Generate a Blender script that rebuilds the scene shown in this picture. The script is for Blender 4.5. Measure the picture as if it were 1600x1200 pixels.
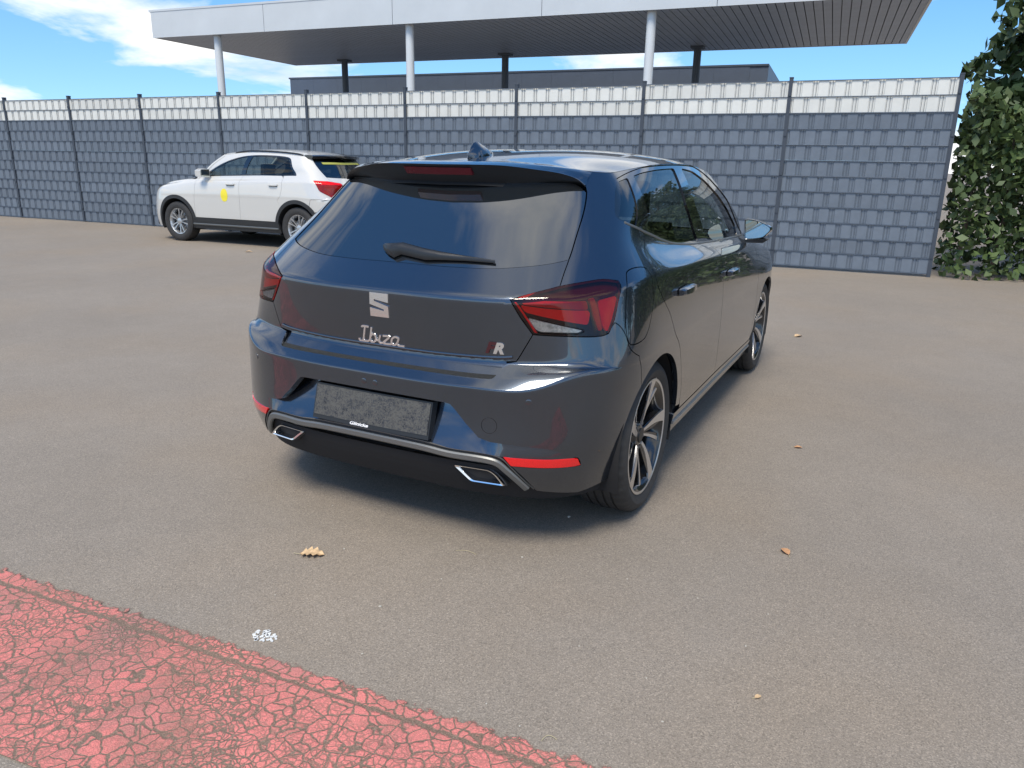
import bpy, bmesh, math, random
import numpy as np
from mathutils import Vector, Matrix
from mathutils.geometry import delaunay_2d_cdt

for o in list(bpy.data.objects): bpy.data.objects.remove(o)
S = bpy.context.scene
COL = S.collection
rnd = random.Random(7)

# ------------------------------------------------------------------ camera
# metric frame: the hatchback stands on z = 0, x to its right, y forward, y = 0 near its rear bumper
FPX = 1181.28                                   # focal length in pixels of the 1600 px wide photograph
CPOS = np.array([1.6663, -2.1545, 1.3689]); YAW, PITCH, ROLL = .4686, -.2829, .0185
def cam_rows():
    cy, sy, cp, sp = math.cos(YAW), math.sin(YAW), math.cos(PITCH), math.sin(PITCH)
    fw = np.array([-sy*cp, cy*cp, sp]); rt = np.array([cy, sy, 0.]); up = np.cross(rt, fw)
    cr, sr = math.cos(ROLL), math.sin(ROLL)
    return np.stack([rt*cr+up*sr, -rt*sr+up*cr, fw])
RM = cam_rows()
def px(P):
    d = (np.asarray(P, float)-CPOS)@RM.T
    return np.stack([800+FPX*d[..., 0]/d[..., 2], 600-FPX*d[..., 1]/d[..., 2]], -1)
def ray(u, v): return np.array([(u-800)/FPX, -(v-600)/FPX, 1.])@RM
def at_plane(u, v, axis, val):
    d = ray(u, v); return CPOS+d*(val-CPOS[axis])/d[axis]
cd = bpy.data.cameras.new('camera'); cam = bpy.data.objects.new('camera', cd); COL.objects.link(cam)
cd.sensor_fit = 'HORIZONTAL'; cd.sensor_width = 36; cd.lens = 36*FPX/1600; cd.clip_start = .05; cd.clip_end = 3000
cam.matrix_world = Matrix(((RM[0][0], RM[1][0], -RM[2][0], CPOS[0]), (RM[0][1], RM[1][1], -RM[2][1], CPOS[1]),
                           (RM[0][2], RM[1][2], -RM[2][2], CPOS[2]), (0, 0, 0, 1)))
S.camera = cam
S.render.engine = 'CYCLES'
S.render.resolution_x, S.render.resolution_y = 1024, 768

# ------------------------------------------------------------------ sky, sun, exposure
SUN_EL, SUN_AZ = math.radians(60), math.radians(172)      # azimuth clockwise from +y: high behind the camera, veiled by thin cloud
W = bpy.data.worlds.new('World'); S.world = W; W.use_nodes = True
nt = W.node_tree; nt.nodes.clear()
def N(tree, typ, **kw):
    n = tree.nodes.new(typ)
    for k, v in kw.items():
        if k == 'i':
            for a, b in v.items(): n.inputs[a].default_value = b
        else: setattr(n, k, v)
    return n
def ramp(n, stops):
    el = n.color_ramp.elements
    while len(el) > 1: el.remove(el[-1])
    el[0].position = stops[0][0]; el[0].color = stops[0][1]
    for p, c in stops[1:]:
        e = el.new(p); e.color = c
def g(v, a=1.): return (v, v, v, a)
sky = N(nt, 'ShaderNodeTexSky', sky_type='NISHITA', sun_disc=False, sun_elevation=SUN_EL, sun_rotation=SUN_AZ,
        altitude=150, air_density=1.15, dust_density=.3, ozone_density=2.5)
tc = N(nt, 'ShaderNodeTexCoord'); sep = N(nt, 'ShaderNodeSeparateXYZ'); nt.links.new(tc.outputs['Generated'], sep.inputs[0])
zz = N(nt, 'ShaderNodeMath', operation='MAXIMUM', i={1: 0.}); nt.links.new(sep.outputs[2], zz.inputs[0])
za = N(nt, 'ShaderNodeMath', operation='ADD', i={1: .22}); nt.links.new(zz.outputs[0], za.inputs[0])
zs = N(nt, 'ShaderNodeMath', operation='MULTIPLY_ADD', i={1: .88, 2: .11}); nt.links.new(zz.outputs[0], zs.inputs[0])   # little ground haze
sv = N(nt, 'ShaderNodeCombineXYZ'); nt.links.new(sep.outputs[0], sv.inputs[0]); nt.links.new(sep.outputs[1], sv.inputs[1]); nt.links.new(zs.outputs[0], sv.inputs[2])
nv = N(nt, 'ShaderNodeVectorMath', operation='NORMALIZE'); nt.links.new(sv.outputs[0], nv.inputs[0]); nt.links.new(nv.outputs[0], sky.inputs[0])
cmb = N(nt, 'ShaderNodeCombineXYZ')
for k in (0, 1):
    dv = N(nt, 'ShaderNodeMath', operation='DIVIDE'); nt.links.new(sep.outputs[k], dv.inputs[0]); nt.links.new(za.outputs[0], dv.inputs[1])
    nt.links.new(dv.outputs[0], cmb.inputs[k])
cmb.inputs[2].default_value = 20.6
cn = N(nt, 'ShaderNodeTexNoise', i={'Scale': 1.15, 'Detail': 9., 'Roughness': .56, 'Distortion': .35}); nt.links.new(cmb.outputs[0], cn.inputs['Vector'])
cr = N(nt, 'ShaderNodeValToRGB'); ramp(cr, [(.475, g(0)), (.53, g(.5)), (.60, g(1))]); nt.links.new(cn.outputs['Fac'], cr.inputs[0])
cn2 = N(nt, 'ShaderNodeTexNoise', i={'Scale': 2.6, 'Detail': 7., 'Roughness': .6}); nt.links.new(cmb.outputs[0], cn2.inputs['Vector'])
cc = N(nt, 'ShaderNodeValToRGB'); ramp(cc, [(.3, (3.3, 3.6, 4.0, 1)), (.62, (5.6, 5.55, 5.45, 1))]); nt.links.new(cn2.outputs['Fac'], cc.inputs[0])
mx = N(nt, 'ShaderNodeMix', data_type='RGBA'); nt.links.new(cr.outputs[0], mx.inputs['Factor'])
hs = N(nt, 'ShaderNodeHueSaturation', i={'Saturation': 1.3, 'Value': .85}); nt.links.new(sky.outputs[0], hs.inputs['Color']); nt.links.new(hs.outputs[0], mx.inputs['A']); nt.links.new(cc.outputs[0], mx.inputs['B'])
bg = N(nt, 'ShaderNodeBackground', i={'Strength': .15}); nt.links.new(mx.outputs['Result'], bg.inputs[0])
wo = N(nt, 'ShaderNodeOutputWorld'); nt.links.new(bg.outputs[0], wo.inputs[0])
ld = bpy.data.lights.new('sun', 'SUN'); ld.energy = 2.3; ld.angle = math.radians(22); ld.color = (1, .91, .78)
sun = bpy.data.objects.new('sun', ld); COL.objects.link(sun)
sdir = Vector((math.sin(SUN_AZ)*math.cos(SUN_EL), math.cos(SUN_AZ)*math.cos(SUN_EL), math.sin(SUN_EL)))
sun.rotation_euler = sdir.to_track_quat('Z', 'Y').to_euler(); sun.location = (0, -4, 30)
S.view_settings.view_transform = 'Standard'; S.view_settings.look = 'None'; S.view_settings.gamma = 1
S.view_settings.use_curve_mapping = False; S.view_settings.exposure = .70

# ------------------------------------------------------------------ materials
MATS = {}
def mat(name, col=(.5, .5, .5), rough=.5, metal=0., coat=0., spec=.5, coat_r=.03, noise=None, bump=None, rvar=0., emit=None):
    """principled material; noise = (scale, amount) value variation in object space, bump = (scale, strength)"""
    m = bpy.data.materials.new(name); m.use_nodes = True; t = m.node_tree; b = t.nodes['Principled BSDF']
    b.inputs['Base Color'].default_value = (*col, 1); b.inputs['Roughness'].default_value = rough; b.inputs['Metallic'].default_value = metal
    b.inputs['Coat Weight'].default_value = coat; b.inputs['Coat Roughness'].default_value = coat_r; b.inputs['Specular IOR Level'].default_value = spec
    if noise or bump or rvar:
        tc = N(t, 'ShaderNodeTexCoord')
    if noise:
        n = N(t, 'ShaderNodeTexNoise', i={'Scale': noise[0], 'Detail': 5., 'Roughness': .6}); t.links.new(tc.outputs['Object'], n.inputs['Vector'])
        mr = N(t, 'ShaderNodeMapRange', i={'From Min': .25, 'From Max': .75, 'To Min': 1-noise[1], 'To Max': 1+noise[1]}); t.links.new(n.outputs['Fac'], mr.inputs[0])
        v = N(t, 'ShaderNodeMix', data_type='RGBA', blend_type='MULTIPLY', i={'Factor': 1.}); v.inputs['A'].default_value = (*col, 1)
        t.links.new(mr.outputs[0], v.inputs['B']); t.links.new(v.outputs['Result'], b.inputs['Base Color'])
        if rvar:
            mr2 = N(t, 'ShaderNodeMapRange', i={'From Min': .25, 'From Max': .75, 'To Min': max(.02, rough-rvar), 'To Max': rough+rvar})
            t.links.new(n.outputs['Fac'], mr2.inputs[0]); t.links.new(mr2.outputs[0], b.inputs['Roughness'])
    if bump:
        n = N(t, 'ShaderNodeTexNoise', i={'Scale': bump[0], 'Detail': 4.}); t.links.new(tc.outputs['Object'], n.inputs['Vector'])
        bp = N(t, 'ShaderNodeBump', i={'Strength': bump[1], 'Distance': .01}); t.links.new(n.outputs['Fac'], bp.inputs['Height'])
        t.links.new(bp.outputs[0], b.inputs['Normal'])
    MATS[name] = m; return m
def glass_mat(name, tint, dark, ior=1.5, rough=.0, back=None):
    """thin automotive glass: fresnel mirror over a tinted see-through sheet"""
    m = bpy.data.materials.new(name); m.use_nodes = True; t = m.node_tree; t.nodes.clear()
    tr = N(t, 'ShaderNodeBsdfTransparent'); tr.inputs[0].default_value = (*tint, 1)
    df = N(t, 'ShaderNodeBsdfDiffuse'); df.inputs[0].default_value = (*(back or (.01, .012, .014)), 1)
    m0 = N(t, 'ShaderNodeMixShader', i={0: dark}); t.links.new(tr.outputs[0], m0.inputs[1]); t.links.new(df.outputs[0], m0.inputs[2])
    gl = N(t, 'ShaderNodeBsdfGlossy', i={'Roughness': rough}); fr = N(t, 'ShaderNodeFresnel', i={'IOR': ior})
    ms = N(t, 'ShaderNodeMixShader'); t.links.new(fr.outputs[0], ms.inputs[0]); t.links.new(m0.outputs[0], ms.inputs[1]); t.links.new(gl.outputs[0], ms.inputs[2])
    o = N(t, 'ShaderNodeOutputMaterial'); t.links.new(ms.outputs[0], o.inputs[0]); MATS[name] = m; return m
def paint_mat(name, col, metal, rough, flake):
    m = mat(name, col, rough, metal, 1., .5, .015); t = m.node_tree; b = t.nodes['Principled BSDF']
    b.inputs['Coat IOR'].default_value = 1.8
    tc = N(t, 'ShaderNodeTexCoord')
    n = N(t, 'ShaderNodeTexNoise', i={'Scale': 900., 'Detail': 1.}); t.links.new(tc.outputs['Object'], n.inputs['Vector'])
    mr = N(t, 'ShaderNodeMapRange', i={'From Min': .3, 'From Max': .7, 'To Min': 1-flake, 'To Max': 1+flake}); t.links.new(n.outputs['Fac'], mr.inputs[0])
    d = N(t, 'ShaderNodeTexNoise', i={'Scale': 3.1, 'Detail': 6., 'Roughness': .65}); t.links.new(tc.outputs['Object'], d.inputs['Vector'])
    dr = N(t, 'ShaderNodeMapRange', i={'From Min': .35, 'From Max': .75, 'To Min': .012, 'To Max': .05}); t.links.new(d.outputs['Fac'], dr.inputs[0])
    t.links.new(dr.outputs[0], b.inputs['Coat Roughness'])                 # faint dusty film
    v = N(t, 'ShaderNodeMix', data_type='RGBA', blend_type='MULTIPLY', i={'Factor': 1.}); v.inputs['A'].default_value = (*col, 1)
    t.links.new(mr.outputs[0], v.inputs['B']); t.links.new(v.outputs['Result'], b.inputs['Base Color'])
    return m
paint_mat('blue_grey_paint', (.036, .048, .068), .85, .25, .22)
paint_mat('white_paint', (.58, .57, .53), 0., .35, .03)
mat('gloss_black', (.008, .009, .011), .08, coat=1.)
mat('satin_black', (.014, .015, .016), .38, bump=(600, .08))
mat('black_plastic', (.022, .023, .024), .55, noise=(40, .25), bump=(500, .25))
mat('step_rubber', (.02, .021, .02), .75, noise=(160, .5), bump=(420, .8))
mat('seal_rubber', (.010, .010, .011), .6)
mat('underbody', (.012, .012, .013), .9)
mat('tyre_rubber', (.030, .029, .028), .72, noise=(30, .3), bump=(300, .12))
mat('chrome', (.82, .83, .84), .10, 1.)
mat('badge_chrome', (.90, .90, .90), .22, 1.)
mat('machined_alloy', (.74, .75, .77), .30, 1., coat=.3)
mat('wheel_black', (.012, .012, .013), .18, coat=.7)
mat('silver_alloy', (.60, .61, .62), .3, .9)
mat('brake_steel', (.30, .30, .30), .35, 1., noise=(60, .2))
mat('titan_grey', (.17, .175, .17), .38, .55)
mat('sill_trim', (.34, .36, .38), .3, .7, coat=.3)
mat('red_reflector', (.75, .006, .008), .22, coat=1., noise=(300, .2))
mat('red_dark', (.46, .010, .014), .35)
mat('red_bright', (.90, .012, .012), .4)
mat('lamp_chrome', (.50, .48, .45), .3, .6, noise=(90, .5))
mat('brake_lamp', (.12, .005, .014), .2, coat=1.)
mat('plate_grey', (.15, .15, .14), .5)
mat('white_print', (.80, .80, .80), .5)
mat('badge_red', (.05, .008, .010), .4)
mat('interior_dark', (.018, .018, .02), .8)
mat('seat_cloth', (.045, .045, .05), .9, noise=(60, .3))
mat('mirror_silver', (.60, .65, .61), .02, 1.)
glass_mat('privacy_glass', (.05, .055, .06), .82, 2.8)
glass_mat('side_glass', (.45, .52, .50), .15, 2.2)
glass_mat('clear_glass', (.70, .76, .73), .06, 1.55)
glass_mat('red_lens', (.97, .22, .20), .0, 1.55)
glass_mat('clear_lens', (.93, .92, .90), .0, 1.5)
# ------------------------------------------------------------------ helpers
def tag(o, label=None, cat=None, group=None, kind=None):
    for k, v in (('label', label), ('category', cat), ('group', group), ('kind', kind)):
        if v: o[k] = v
    return o
def empty(name, loc=(0, 0, 0), rz=0., parent=None):
    o = bpy.data.objects.new(name, None); COL.objects.link(o); o.location = loc; o.rotation_euler = (0, 0, rz); o.parent = parent
    o.empty_display_size = .2; return o
def mk(name, verts, faces, m, parent=None, normals=None, smooth=None, data_only=False):
    me = bpy.data.meshes.new(name); me.from_pydata([tuple(map(float, v)) for v in verts], [], faces); me.update()
    me.materials.append(MATS[m] if isinstance(m, str) else m)
    if normals is not None:
        me.shade_smooth(); me.normals_split_custom_set_from_vertices([tuple(map(float, n)) for n in normals])
    elif smooth is not None:
        me.shade_smooth()
        if smooth < 179: me.set_sharp_from_angle(angle=math.radians(smooth))
    if data_only: return me
    o = bpy.data.objects.new(name, me); COL.objects.link(o); o.parent = parent; return o
def inst(name, me, parent=None, loc=(0, 0, 0), rot=(0, 0, 0), scale=(1, 1, 1)):
    o = bpy.data.objects.new(name, me); COL.objects.link(o); o.parent = parent; o.location = loc; o.rotation_euler = rot; o.scale = scale; return o
class MB:
    """collects simple shapes into one mesh"""
    def __init__(s): s.v = []; s.f = []
    def add(s, v, f):
        k = len(s.v); s.v += [tuple(map(float, p)) for p in v]; s.f += [tuple(i+k for i in q) for q in f]; return s
    def box(s, a, b):
        (x0, y0, z0), (x1, y1, z1) = a, b
        return s.add([(x0, y0, z0), (x1, y0, z0), (x1, y1, z0), (x0, y1, z0), (x0, y0, z1), (x1, y0, z1), (x1, y1, z1), (x0, y1, z1)],
                     [(0, 3, 2, 1), (4, 5, 6, 7), (0, 1, 5, 4), (1, 2, 6, 5), (2, 3, 7, 6), (3, 0, 4, 7)])
    def loft(s, rings, closed=True, caps=True):
        n = len(rings[0]); v = [p for r in rings for p in r]; f = []
        for i in range(len(rings)-1):
            for j in range(n if closed else n-1):
                a, b = i*n+j, i*n+(j+1) % n; f.append((a, b, b+n, a+n))
        if caps and closed: f.append(tuple(range(n))[::-1]); f.append(tuple(range((len(rings)-1)*n, len(rings)*n)))
        return s.add(v, f)
    def tube(s, pts, r, n=6):
        pts = [Vector(p) for p in pts]; rings = []
        for i, p in enumerate(pts):
            t = (pts[min(i+1, len(pts)-1)]-pts[max(i-1, 0)]).normalized(); a = t.orthogonal().normalized()
            if i and rings: 
                pa = (Vector(rings[-1][0])-pts[i-1]); a = (pa-t*pa.dot(t)).normalized()
            b = t.cross(a); rr = r[i] if isinstance(r, (list, tuple)) else r
            rings.append([p+(a*math.cos(2*math.pi*k/n)+b*math.sin(2*math.pi*k/n))*rr for k in range(n)])
        return s.loft(rings)
    def prism(s, poly, mapf, h0, h1):
        """extrude a 2d polygon between heights h0 and h1 (mapf(x, y, h) -> 3d)"""
        n = len(poly); v = [mapf(x, y, h0) for x, y in poly]+[mapf(x, y, h1) for x, y in poly]
        return s.add(v, [tuple(range(n))[::-1], tuple(range(n, 2*n))]+[(i, (i+1) % n, (i+1) % n+n, i+n) for i in range(n)])
    def build(s, name, m, parent=None, smooth=None, data_only=False):
        me = mk(name, s.v, s.f, m, None, data_only=True)
        bm = bmesh.new(); bm.from_mesh(me); bmesh.ops.recalc_face_normals(bm, faces=bm.faces[:]); bm.to_mesh(me); bm.free()
        if smooth is not None:
            me.shade_smooth()
            if smooth < 179: me.set_sharp_from_angle(angle=math.radians(smooth))
        if data_only: return me
        o = bpy.data.objects.new(name, me); COL.objects.link(o); o.parent = parent; return o
    def mirrored(s):
        o = MB(); o.v = [(-x, y, z) for x, y, z in s.v]; o.f = [q[::-1] for q in s.f]; return o
def cr_spline(P, n, closed=False):
    """centripetal-ish Catmull-Rom through P, n samples per span"""
    P = np.asarray(P, float); out = []; m = len(P)
    for i in range(m if closed else m-1):
        p1, p2 = P[i], P[(i+1) % m]
        p0 = P[i-1] if (i or closed) else 2*p1-p2; p3 = P[(i+2) % m] if (i+2 < m or closed) else 2*p2-p1
        d0, d1, d2 = [max(np.linalg.norm(a), 1e-9)**.5 for a in (p1-p0, p2-p1, p3-p2)]
        m1 = (p1-p0)/d0-(p2-p0)/(d0+d1)+(p2-p1)/d1; m2 = (p2-p1)/d1-(p3-p1)/(d1+d2)+(p3-p2)/d2
        m1, m2 = m1*d1, m2*d1
        for k in range(n):
            t = k/n; out.append((2*t**3-3*t*t+1)*p1+(t**3-2*t*t+t)*m1+(-2*t**3+3*t*t)*p2+(t**3-t*t)*m2)
    if not closed: out.append(P[-1])
    return np.array(out)
def fillet(P, r, n=5):
    """round the corners of a closed polygon of (point, radius or None)"""
    out = []; m = len(P)
    for i in range(m):
        p = np.asarray(P[i], float); a = np.asarray(P[i-1], float)-p; b = np.asarray(P[(i+1) % m], float)-p
        la, lb = np.linalg.norm(a), np.linalg.norm(b); rr = min(r[i] if isinstance(r, (list, tuple)) else r, la*.45, lb*.45)
        if rr <= 0: out.append(p); continue
        A, B = p+a/la*rr, p+b/lb*rr
        for k in range(n+1):
            t = k/n; out.append((1-t)**2*A+2*t*(1-t)*p+t*t*B)
    return out
def inside(poly, pts):
    poly = np.asarray(poly); pts = np.asarray(pts); r = np.zeros(len(pts), bool); j = len(poly)-1
    for i in range(len(poly)):
        xi, yi, xj, yj = *poly[i], *poly[j]
        c = ((yi > pts[:, 1]) != (yj > pts[:, 1])) & (pts[:, 0] < (xj-xi)*(pts[:, 1]-yi)/((yj-yi) or 1e-12)+xi); r ^= c; j = i
    return r

# ------------------------------------------------------------------ smooth body surface from feature curves
def refine(P, Wt, lv, K):
    m = np.array([-1, 1, 1.])
    for l in range(lv):
        ext = np.concatenate([(P[:, 1]*m)[:, None], P, (P[:, -2]*m)[:, None]], 1)
        Q = np.empty((P.shape[0], 2*P.shape[1]-1, 3)); Q[:, 0::2] = (ext[:, :-2]+6*ext[:, 1:-1]+ext[:, 2:])/8; Q[:, 1::2] = (P[:, 1:]+P[:, :-1])/2
        w = np.empty((Wt.shape[0], Q.shape[1])); w[:, 0::2] = Wt; w[:, 1::2] = (Wt[:, 1:]+Wt[:, :-1])/2
        P, Wt = Q, w
        V = P.copy(); k = (Wt[1:-1] if l < K else Wt[1:-1]*0)[..., None]; V[1:-1] = k*P[1:-1]+(1-k)*(P[:-2]+6*P[1:-1]+P[2:])/8
        Q = np.empty((2*P.shape[0]-1, P.shape[1], 3)); Q[0::2] = V; Q[1::2] = (P[1:]+P[:-1])/2
        w = np.zeros((Q.shape[0], Wt.shape[1])); w[0::2] = Wt; P, Wt = Q, w
    return P
class Shell:
    LV = 5
    def __init__(s, G, CW, K=3):
        C = G.copy()
        for _ in range(25): C += G-refine(C, CW, 3, K)[::8, ::8]
        s.D = refine(C, CW, s.LV, K); s.n = 2**s.LV
        du = np.gradient(s.D, axis=1); dv = np.gradient(s.D, axis=0); nn = np.cross(du, dv); s.N = nn/np.maximum(np.linalg.norm(nn, axis=2, keepdims=True), 1e-12)
        s.rows, s.cols = s.D.shape[:2]; s.crease = [i*s.n for i in range(len(G)) if CW[i].max() > .2]
        s.cache = {}
    def _bil(s, A, uv):
        uv = np.atleast_2d(uv); u = np.clip(uv[:, 0], 0, s.cols-1.0001); v = np.clip(uv[:, 1], 0, s.rows-1.0001)
        i = v.astype(int); j = u.astype(int); a = (v-i)[:, None]; b = (u-j)[:, None]
        return A[i, j]*(1-a)*(1-b)+A[i+1, j]*a*(1-b)+A[i, j+1]*(1-a)*b+A[i+1, j+1]*a*b
    def P(s, uv): return s._bil(s.D, uv)
    def Nn(s, uv):
        n = s._bil(s.N, uv); return n/np.linalg.norm(n, axis=1, keepdims=True)
    def proj(s, kind):
        if kind not in s.cache:
            q = {'p': lambda: px(s.D), 's': lambda: s.D[..., 1:], 'r': lambda: s.D[..., [0, 2]]}[kind]()
            ok = {'p': lambda: ((s.D-CPOS)*s.N).sum(2) < 0, 's': lambda: s.N[..., 0] > .02, 'r': lambda: s.N[..., 1] < .3}[kind]()
            c = np.arange(s.cols)/s.n
            if kind == 's': ok &= (c > 3.6)[None, :]
            if kind == 'r': ok &= (c < 5.2)[None, :]
            s.cache[kind] = (np.where(ok[..., None], q, 1e6), q)
        return s.cache[kind]
    def loc(s, spec, win=None):
        """('p', pixel) / ('s', y, z) / ('r', x, z) / ('u', col, row) -> surface coordinates"""
        k, a, b = spec
        if k == 'u': return np.array([a*s.n, b*s.n], float)
        m, q = s.proj(k); t = np.array([a, b], float); d = ((m-t)**2).sum(2)
        if win: 
            d = d.copy(); r0, r1, c0, c1 = [int(w*s.n) for w in win]; dd = np.full_like(d, 1e12); dd[r0:r1+1, c0:c1+1] = d[r0:r1+1, c0:c1+1]; d = dd
        i, j = np.unravel_index(np.argmin(d), d.shape); i = min(max(i, 1), s.rows-2); j = min(max(j, 1), s.cols-2)
        J = np.stack([(q[i, j+1]-q[i, j-1])/2, (q[i+1, j]-q[i-1, j])/2], 1); e = t-q[i, j]
        try: st = np.clip(np.linalg.solve(J, e), -1.5, 1.5)
        except np.linalg.LinAlgError: st = np.zeros(2)
        return np.array([j+st[0], i+st[1]])
    def line(s, specs, n=6, smooth=True, win=None):
        uv = np.array([s.loc(q, win) for q in specs]); return cr_spline(uv, n) if smooth else uv
    def resample(s, uv, step=.014):
        P = s.P(uv); out = []
        for i in range(len(uv)):
            j = (i+1) % len(uv); k = max(1, int(np.linalg.norm(P[j]-P[i])/step))
            for q in range(k): out.append(uv[i]+(uv[j]-uv[i])*q/k)
        return np.array(out)
    def panel(s, name, outline, m, parent, gap=.0018, flange=.016, off=0., holes=(), half=False, step=(6, 5), sides='R', flange_hole=None, crease=True):
        """cut a piece of the surface: outline and holes in surface coordinates; half = mirrored about x = 0 into one mesh"""
        O = s.resample(np.asarray(outline, float)); Hs = [s.resample(np.asarray(h, float)) for h in holes]
        # thin out duplicates
        def dd(A):
            k = [0]
            for i in range(1, len(A)):
                if np.linalg.norm(A[i]-A[k[-1]]) > .12: k.append(i)
            if np.linalg.norm(A[k[-1]]-A[0]) < .12: k.pop()
            return A[k]
        O = dd(O); Hs = [dd(h) for h in Hs]
        u0, v0 = O.min(0); u1, v1 = O.max(0)
        us = np.arange(math.floor(u0/step[0])*step[0], u1+step[0], step[0]); vs = list(np.arange(math.floor(v0/step[1])*step[1], v1+step[1], step[1]))
        if crease:
            for c in s.crease:
                if v0-4 < c < v1+4: vs = [v for v in vs if abs(v-c) > 5]+[c-4.5, c-3, c-2, c-1.2, c-.5, c, c+.5, c+1.2, c+2, c+3, c+4.5]
        vs = sorted(set(vs)); gp = np.array([(u, v) for u in us for v in vs]); keep = inside(O, gp)
        for h in Hs: keep &= ~inside(h, gp)
        gp = gp[keep]; B = np.concatenate([O]+Hs)
        if len(gp):
            gP, bP = s.P(gp), s.P(B); ok = np.ones(len(gp), bool)
            for a in range(0, len(gp), 2000):
                d = ((gP[a:a+2000, None]-bP[None])**2).sum(2).min(1); ok[a:a+2000] = d > .0045**2
            gp = gp[ok]
        pts = np.concatenate([B, gp]); sc = np.array([1., 1.])
        edges = []; k = 0; loops = []
        for h in [O]+Hs: edges += [(k+i, k+(i+1) % len(h)) for i in range(len(h))]; loops.append(list(range(k, k+len(h)))); k += len(h)
        r = delaunay_2d_cdt([Vector(p) for p in pts*sc], edges, [], 0, 1e-6, True)
        V2 = np.array([tuple(p) for p in r[0]])/sc; T = [tuple(f) for f in r[2]]; org = r[3]
        cen = np.array([V2[list(t)].mean(0) for t in T]); keep = inside(O, cen)
        for h in Hs: keep &= ~inside(h, cen)
        T = [t for t, q in zip(T, keep) if q]
        bmap = {}
        for i, oo in enumerate(org):
            for q in oo:
                if q < k and q not in bmap: bmap[q] = i
        V3 = s.P(V2); N3 = s.Nn(V2); of = off(V3) if callable(off) else off
        V3 = V3+N3*(np.asarray(of).reshape(-1, 1) if np.ndim(of) else of)
        tris = []
        for t in T:
            a, b, c = t; fn = np.cross(V3[b]-V3[a], V3[c]-V3[a])
            if np.linalg.norm(fn) < 1e-12: continue
            tris.append((a, b, c) if fn@(N3[a]+N3[b]+N3[c]) > 0 else (a, c, b))
        if callable(off):                              # varying depth: normals from the cut piece itself
            acc = np.zeros_like(N3)
            for a, b, c in tris:
                fn = np.cross(V3[b]-V3[a], V3[c]-V3[a]); acc[a] += fn; acc[b] += fn; acc[c] += fn
            ln = np.linalg.norm(acc, axis=1, keepdims=True); N3 = np.where(ln > 1e-12, acc/np.maximum(ln, 1e-12), N3)
            if half: N3[V2[:, 0] < .3, 0] = 0
        V3 = V3.copy(); verts = [p for p in V3]; norms = [q for q in N3]; faces = list(tris)
        cset = V3.copy()
        for li, lp in enumerate(loops):
            ids = [bmap[q] for q in lp if q in bmap]; n = len(ids)
            pos = cset[ids]; area = 0
            uvp = V2[ids]; area = .5*np.sum(uvp[:, 0]*np.roll(uvp[:, 1], -1)-np.roll(uvp[:, 0], -1)*uvp[:, 1])
            sg = (1 if area > 0 else -1)*(1 if li == 0 else -1)
            base = len(verts); inn = []
            for i in range(n):
                t = pos[(i+1) % n]-pos[i-1]; nn = N3[ids[i]]; w = np.cross(nn, t)*sg; w /= max(np.linalg.norm(w), 1e-9)
                on = half and V2[ids[i]][0] < .3
                if on: w[0] = 0
                newp = pos[i]+w*gap
                if on: newp[0] = 0
                verts[ids[i]] = newp; inn.append((newp, -w, nn, on))
            fl = flange if li == 0 else (flange if flange_hole is None else flange_hole)
            if fl:
                for newp, w, nn, on in inn: verts += [newp, newp-nn*fl+w*min(gap, .001)]; norms += [w, w]
                for i in range(n):
                    j = (i+1) % n
                    if inn[i][3] and inn[j][3]: continue
                    a, b = base+2*i, base+2*j
                    q = (a, b, b+1, a+1); fn = np.cross(np.array(verts[b])-verts[a], np.array(verts[a+1])-verts[a])
                    faces.append(q if fn@inn[i][1] > 0 else q[::-1])
        verts = np.array(verts); norms = np.array(norms)
        mir = np.array([-1, 1, 1.])
        def emit(vv, ff, no): return mk(name, vv, ff, m, parent, normals=no)
        if half:
            k = len(verts); vm = np.concatenate([verts, verts*mir]); nm = np.concatenate([norms, norms*mir]); fm = faces+[tuple(i+k for i in f[::-1]) for f in faces]
            return emit(vm, fm, nm)
        out = []
        if 'R' in sides: out.append(emit(verts, faces, norms))
        if 'L' in sides: out.append(emit(verts*mir, [f[::-1] for f in faces], norms*mir))
        return out if len(out) > 1 else out[0]
    def strip(s, name, uv, w, h, m, parent, base=0., sides='RL', nsub=1, taper=None, half=False):
        """a bar of width w and height h laid along a surface curve"""
        P = s.P(uv); Nn = s.Nn(uv); rings = []
        for i in range(len(uv)):
            t = P[min(i+1, len(uv)-1)]-P[max(i-1, 0)]; t /= np.linalg.norm(t); b = np.cross(Nn[i], t); b /= np.linalg.norm(b)
            k = 1 if taper is None else taper(i/(len(uv)-1)); ww, hh = w*k/2, h*k
            q = P[i]+Nn[i]*base
            rings.append([q-b*ww, q-b*ww+Nn[i]*hh*.6, q-b*ww*.6+Nn[i]*hh, q+b*ww*.6+Nn[i]*hh, q+b*ww+Nn[i]*hh*.6, q+b*ww])
        mb = MB().loft(rings)
        if half:
            m2 = mb.mirrored(); mb.add(m2.v, m2.f); return mb.build(name, m, parent, 40)
        out = []
        if 'R' in sides: out.append(mb.build(name, m, parent, 40))
        if 'L' in sides: out.append(mb.mirrored().build(name, m, parent, 40))
        return out
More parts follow.
